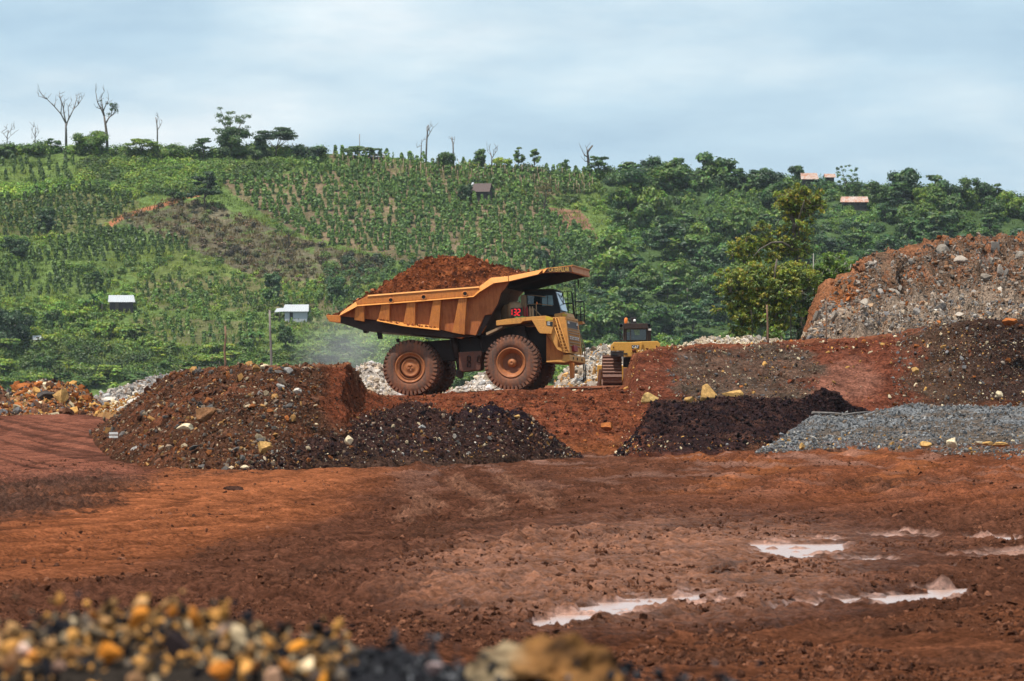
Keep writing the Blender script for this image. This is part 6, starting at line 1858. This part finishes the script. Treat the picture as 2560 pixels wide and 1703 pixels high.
def near_tree(name, Y, foot, limbs, clumps, pal, label, seed, leaf=.12, dens=420, kz=.8, trunk_r=.16, depth=.55, mat=None):
    rr = np.random.default_rng(seed)
    fu, fv_ = zt(*foot); q = P(fu, fv_, Y)
    e = empty(name, q); tag(e, label, 'tree')
    W = lambda a, b, dy=0.0: P(*zt(a, b), Y + dy) - q
    mb = MB()
    for i, (pth, r0, r1) in enumerate(limbs):
        dy = 0; pp_ = []
        slope = 0 if i == 0 else rr.normal() * .5
        for j, (a, b) in enumerate(pth): pp_.append(W(a, b, slope * j))
        mb.tube(pp_, list(np.linspace(r0, r1, len(pp_))), 7)
    k = 1 / 3.564 / F * Y
    L_ = []
    for (a, b, s) in clumps:
        dy = rr.normal() * depth; c = W(a, b, dy); R = s * k
        nb = 13
        tw = MB()
        for _ in range(nb):
            o = rr.normal(size=3) * R * .58 * np.array([1, 1, .8]); rad = R * rr.uniform(.3, .5)
            L_.append(leaf_cloud([(*(c + o), rad * 1.1, rad * 1.1, rad * kz)], dens, leaf, rr, [np.array(pal[rr.integers(0, len(pal))]) * rr.uniform(.8, 1.2)], flat=.5, shell=.3, aspect=.45))
            mb.tube([c + np.array([0, 0, -R * .6]), c + o * .6, c + o], [.03, .02, .01], 4, caps=False)
    mb.build('trunk', mat or M_TRUNK, e)
    V, Fs, Cc = merge(L_)
    obj_np('crown', V, Fs, M_NEARLEAF, parent=e, col=Cc)
    return e


EU = [(.15, .185, .034), (.115, .155, .034), (.085, .125, .034), (.19, .19, .04), (.055, .09, .028)]
DKV = [(.016, .030, .014), (.022, .040, .016), (.03, .05, .02)]
near_tree('tall_tree', 420, (855, 1530),
          [([(850, 1530), (870, 1300), (880, 1100), (885, 950), (895, 860), (855, 790), (822, 690), (806, 600), (800, 500), (800, 410), (775, 320), (745, 230)], .36, .07), ([(800, 500), (838, 420), (865, 320), (895, 220)], .12, .04),
           ([(806, 600), (845, 540), (842, 460), (870, 400), (930, 360)], .10, .03), ([(800, 430), (760, 350), (705, 250), (650, 215)], .08, .03), ([(760, 340), (700, 360), (665, 400), (645, 450)], .06, .02),
           ([(822, 690), (760, 630), (690, 590), (600, 595), (500, 650), (440, 720)], .12, .03), ([(690, 590), (720, 500), (700, 470)], .06, .02), ([(895, 860), (930, 770), (950, 740)], .08, .03), ([(865, 320), (960, 270), (1030, 260)], .06, .02), ([(600, 595), (540, 540), (500, 470)], .05, .02)],
          [(860 + 175 * a, 230 + 120 * b, 62) for a, b in np.random.default_rng(98).uniform(-1, 1, (26, 2)) if a * a + b * b < 1] + [(850, 430, 54), (795, 480, 52), (875, 520, 54), (905, 640, 50), (850, 690, 52), (785, 590, 54), (910, 770, 54), (760, 400, 46), (930, 480, 46)] + [(430 + 190 * a, 620 + 130 * b, 60) for a, b in np.random.default_rng(97).uniform(-1, 1, (16, 2)) if a * a + b * b < 1] + [(700 + 120 * a, 640 + 110 * b, 52) for a, b in np.random.default_rng(96).uniform(-1, 1, (9, 2))] + [(765, 145, 66), (735, 200, 56), (850, 135, 66), (905, 150, 58), (955, 210, 64), (1030, 235, 52), (1045, 280, 38), (875, 220, 60), (740, 300, 46), (930, 320, 54), (945, 395, 36), (850, 320, 44), (700, 280, 38), (980, 290, 50), (790, 240, 50), (880, 565, 44),
           (520, 455, 60), (470, 470, 38), (720, 470, 52), (660, 520, 50), (560, 560, 56), (400, 560, 60), (330, 620, 66), (450, 625, 54), (520, 600, 50), (360, 740, 64), (480, 700, 46), (640, 720, 50), (900, 700, 44), (745, 560, 40), (260, 690, 46), (590, 690, 46)],
          EU, 'tallest tree behind the bank, thin olive crown on a curved trunk', 41, dens=380)
_q = np.random.default_rng(99)
FILL = [(590 + 380 * a, 1000 + 210 * b, 74) for a, b in _q.uniform(-1, 1, (46, 2)) if a * a + b * b < 1] + [(400 + 170 * a, 1210 + 110 * b, 60) for a, b in _q.uniform(-1, 1, (16, 2)) if a * a + b * b < 1] + [(760 + 150 * a, 1230 + 130 * b, 56) for a, b in _q.uniform(-1, 1, (14, 2)) if a * a + b * b < 1] + [(480 + 220 * a, 1340 + 70 * b, 50) for a, b in _q.uniform(-1, 1, (12, 2))]
near_tree('broad_tree', 414, (640, 1530),
          [([(640, 1530), (640, 1300), (636, 1150), (620, 1000), (632, 860), (650, 740)], .22, .06), ([(636, 1150), (540, 1050), (430, 980), (330, 920)], .10, .03), ([(640, 1100), (760, 1090), (830, 1110), (560, 1110)][:3], .08, .03), ([(620, 1000), (700, 900), (760, 840)], .09, .03), ([(640, 1300), (560, 1270), (480, 1330)], .06, .02), ([(430, 1530), (430, 1330), (420, 1200)], .05, .03), ([(780, 1530), (770, 1300), (780, 1150)], .06, .03)],
          [(230, 870, 72), (130, 880, 38), (300, 900, 84), (420, 830, 76), (490, 820, 66), (580, 870, 66), (660, 830, 66), (760, 820, 84), (840, 850, 70), (930, 900, 76), (980, 950, 60), (1000, 1040, 58), (700, 950, 84), (600, 1000, 78), (430, 960, 84), (330, 1010, 84), (250, 1000, 68), (240, 1100, 68),
           (330, 1130, 76), (440, 1080, 76), (520, 1060, 76), (820, 960, 76), (900, 990, 76), (300, 1230, 66), (380, 1270, 66), (470, 1240, 56), (330, 1300, 54), (120, 1190, 36), (90, 1200, 26), (480, 1130, 56), (740, 1060, 60), (690, 1200, 50), (120, 1010, 34), (560, 1180, 40), (480, 980, 60)] + FILL,
          EU, 'broad olive leaved tree at the left foot of the tallest tree', 42, dens=440)
near_tree('vine_covered_trunk', 417, (870, 1530), [([(865, 1530), (880, 1250), (885, 1000)], .3, .15)],
          [(880, 1030, 64), (895, 1110, 74), (880, 1190, 78), (872, 1270, 74), (882, 1350, 66), (855, 1430, 50), (930, 1240, 50), (940, 1150, 46), (900, 1300, 56), (845, 1330, 50)], DKV, 'dark trunk wrapped in vines below the tallest tree', 43, dens=450, kz=1.1, depth=.25)
near_tree('small_tree', 424, (1040, 1530),
          [([(1040, 1530), (1062, 1200), (1085, 1000), (1105, 850), (1122, 735)], .10, .05), ([(1085, 1000), (1150, 900), (1220, 850), (1300, 830)], .06, .02), ([(1100, 880), (1060, 820)], .04, .02), ([(1085, 1080), (1072, 900)], .05, .02), ([(975, 1530), (975, 1100), (975, 690)], .06, .03)],
          [(1160 + 170 * a, 860 + 150 * b, 54) for a, b in np.random.default_rng(95).uniform(-1, 1, (24, 2)) if a * a + b * b < 1] + [(1050, 820, 56), (1100, 735, 54), (1180, 720, 58), (1230, 790, 66), (1300, 810, 58), (1120, 830, 62), (1040, 900, 54), (1150, 900, 58), (1220, 870, 50), (1330, 880, 42), (1060, 985, 46), (1030, 1080, 40)],
          [(.08, .14, .04), (.06, .11, .034), (.10, .17, .045)], 'smaller green tree with a pale trunk right of the tallest tree', 44, dens=380, mat=plain_mat('pale_bark', (.30, .27, .23), .9))
near_tree('shrub', 330, (620, 1500), [([(620, 1500), (620, 1440)], .04, .02)], [(600, 1400, 46), (640, 1390, 46), (660, 1420, 40), (560, 1400, 36), (690, 1440, 34)], GP, 'small leafy shrub at the foot of the broad olive tree', 45, leaf=.12, dens=80)

# ------------------------------------------------------------------ posts, sign and poles
M_WOOD = plain_mat('weathered_wood', (.20, .115, .07), .9, var=.4, scale=5)
M_GREYW = plain_mat('grey_wood', (.20, .17, .15), .9, var=.3, scale=4)


def post(name, a, b, Y, rad, label, mat=None, cat='post'):
    p0, p1 = P(*a, Y), P(*b, Y)
    mb = MB(); n = 5
    rr = np.random.default_rng(int(a[0])); L_ = []
    for i in range(n):
        t = i / (n - 1); q = (p1 - p0) * t; q[0] += rr.normal() * rad * .5 * (0 < i < n - 1); L_.append(q)
    mb.tube(L_, [rad * (1 - .3 * i / (n - 1)) for i in range(n)], 8)
    o = mb.build(name, mat or M_WOOD); o.location = p0
    return tag(o, label, cat)


post('wooden_post', (563, 935), (563, 816), 220, .05, 'brown thin post standing on the stony berm')
post('wooden_pole', (680, 1000), (674, 775), 300, .075, 'grey leaning pole behind the stony berm near the white walled house', M_GREYW, 'pole')
post('wooden_post', (1922, 872), (1917, 762), 261.5, .055, 'wooden post on the red bank in front of the broad olive tree')
post('wooden_post', (2066, 862), (2065, 752), 262, .04, 'thin wooden post on the red bank at the foot of the rock face')
q = hill_pt(1718, 760)[0]
mb = MB(); mb.tube([(0, 0, -.5), (0, 0, 3.6)], .18, 6); o = mb.build('dead_trunk', M_TRUNK); o.location = q; tag(o, 'dark dead trunk in the wood left of the tallest tree', 'tree trunk')
q = hill_pt(899, 396)[0]
mb = MB(); mb.tube([(0, 0, -.5), (0, 0, (396 - 336) / F * q[1])], .10, 6); o = mb.build('pole', M_GREYW); o.location = q; tag(o, 'thin straight pole on the crest left of the low grey roofed shed', 'pole')
p0 = P(284, 1106, 228.5)
e = empty('sign', p0); tag(e, 'small white two plank sign at the left end of the stony berm', 'sign')
mb = MB(); mb.tube([(.05, 0, -.3), (.05, 0, .42)], .022, 6); mb.build('post', M_GREYW, e)
for z in (.22, .36):
    mb = MB(); mb.box((0, -.03, z), (.36, .025, .09)); mb.build('plank', M_WHITE, e, .004)
for a, b, Y0, Y1, rad, lab in (((2030, 1032), (2130, 1037), 233.4, 234.5, .055, 'long grey pole lying across the gravel heap'), ((2105, 1038), (2178, 1029), 233.6, 235.4, .035, 'short branch lying across the long pole on the gravel heap')):
    p0, p1 = P(*a, Y0), P(*b, Y1); mb = MB(); mb.tube([(0, 0, 0), tuple((p1 - p0) * .5 + np.array([0, 0, .02])), tuple(p1 - p0)], [rad, rad * .9, rad * .6], 7)
    o = mb.build('log', M_GREYW); o.location = p0; tag(o, lab, 'log')
# ================================================================== light, air, camera
SUN = Vector((-0.26, -0.24, 0.93)).normalized()
sun = bpy.data.lights.new('sun', 'SUN'); sun.energy = 5.0; sun.angle = math.radians(0.6); sun.color = (1.0, 0.95, 0.87)
so = link(bpy.data.objects.new('sun', sun)); so.rotation_euler = SUN.to_track_quat('Z', 'Y').to_euler()

w = bpy.data.worlds.new('World'); SC.world = w; w.use_nodes = True
nt = w.node_tree
for n in list(nt.nodes): nt.nodes.remove(n)
out = nt.nodes.new('ShaderNodeOutputWorld'); bg = nt.nodes.new('ShaderNodeBackground'); bg.inputs['Strength'].default_value = 0.086
sky = nt.nodes.new('ShaderNodeTexSky'); sky.sky_type = 'NISHITA'; sky.sun_disc = False
sky.sun_elevation = math.asin(SUN.z); sky.sun_rotation = math.atan2(SUN.x, SUN.y); sky.air_density = 1.0; sky.dust_density = 1.5; sky.ozone_density = 1.5
tc = nt.nodes.new('ShaderNodeTexCoord')
mp = N(nt, 'ShaderNodeMapping'); mp.inputs['Scale'].default_value = (11, 11, 40); nt.links.new(tc.outputs['Generated'], mp.inputs['Vector'])
n1 = noise(nt, mp.outputs['Vector'], 1.0, 6, .55)
mp2 = N(nt, 'ShaderNodeMapping'); mp2.inputs['Scale'].default_value = (22, 22, 90); mp2.inputs['Location'].default_value = (3, 1, 2); nt.links.new(tc.outputs['Generated'], mp2.inputs['Vector'])
n2 = noise(nt, mp2.outputs['Vector'], 1.0, 7, .6)
# thin veils of cloud over the blue
CL = ramp(nt, n1.outputs['Fac'], [(0.28, (4.9, 7.2, 9.3)), (0.46, (6.6, 8.9, 10.6)), (0.58, (8.6, 10.4, 11.5)), (0.72, (11.6, 12.3, 12.7))])
br = ramp(nt, n2.outputs['Fac'], [(0.35, (0.92, 0.93, 0.95)), (0.7, (1.06, 1.05, 1.04))])
cl = mul(nt, CL.outputs['Color'], br.outputs['Color'])
skyc = mixn(nt, n1.outputs['Fac'], sky.outputs['Color'], cl)
m = nt.nodes[-1]
fac = N(nt, 'ShaderNodeValue'); fac.outputs[0].default_value = 0.80
skyc = mixn(nt, fac.outputs[0], sky.outputs['Color'], cl)
nt.links.new(skyc, bg.inputs['Color']); nt.links.new(bg.outputs[0], out.inputs['Surface'])

HAZE = True
if HAZE:
    mb = MB(); mb.box((0, 900, 45), (1300, 2100, 110)); hz = mb.mesh('haze', [])
    m, nt, out = new_mat('haze_air')
    pv = N(nt, 'ShaderNodeVolumePrincipled'); pv.inputs['Color'].default_value = (.80, .88, .96, 1); pv.inputs['Density'].default_value = 0.000035; pv.inputs['Anisotropy'].default_value = .2
    nt.links.new(pv.outputs[0], out.inputs['Volume'])
    hz.materials.clear(); hz.materials.append(m)
    o = link(bpy.data.objects.new('haze', hz)); tag(o, 'thin haze in the air over the valley', 'haze', kind='stuff')

# a veil of dust hanging behind the rear wheels of the truck
m, nt, out = new_mat('dust_air')
tcn = N(nt, 'ShaderNodeTexCoord'); sgr = N(nt, 'ShaderNodeTexGradient'); sgr.gradient_type = 'SPHERICAL'; nt.links.new(tcn.outputs['Object'], sgr.inputs['Vector'])
nd = noise(nt, tcn.outputs['Object'], 1.6, 3, .5)
ml = N(nt, 'ShaderNodeMath', operation='MULTIPLY'); nt.links.new(sgr.outputs['Fac'], ml.inputs[0]); nt.links.new(nd.outputs['Fac'], ml.inputs[1])
m2 = N(nt, 'ShaderNodeMath', operation='MULTIPLY'); nt.links.new(ml.outputs[0], m2.inputs[0]); m2.inputs[1].default_value = .16
pv = N(nt, 'ShaderNodeVolumePrincipled'); pv.inputs['Color'].default_value = (.86, .84, .8, 1); nt.links.new(m2.outputs[0], pv.inputs['Density']); nt.links.new(pv.outputs[0], out.inputs['Volume'])
o = link(bpy.data.objects.new('dust', mesh_np('dust', ICO3[0], ICO3[1], m))); o.location = P(868, 880, 292); o.scale = (3.2, 5, 2.4); tag(o, 'pale dust drifting behind the rear wheel of the haul truck', 'dust', kind='stuff')

cam = bpy.data.cameras.new('camera'); cam.lens = 200; cam.sensor_width = 36; cam.clip_start = .5; cam.clip_end = 12000
cam.shift_y = (CV - 851.5) / 2560.0
cam.dof.use_dof = True; cam.dof.focus_distance = 250; cam.dof.aperture_fstop = 6.4
co = link(bpy.data.objects.new('camera', cam)); co.rotation_euler = (math.radians(90), 0, 0); SC.camera = co
SC.view_settings.view_transform = 'Standard'; SC.view_settings.look = 'None'; SC.view_settings.exposure = 0.14; SC.view_settings.gamma = 1.0
SC.cycles.max_bounces = 6; SC.cycles.diffuse_bounces = 3; SC.cycles.transparent_max_bounces = 4; SC.cycles.volume_bounces = 0
SC.cycles.use_denoising = True
SC.cycles.use_adaptive_sampling = True; SC.cycles.adaptive_threshold = 0.015
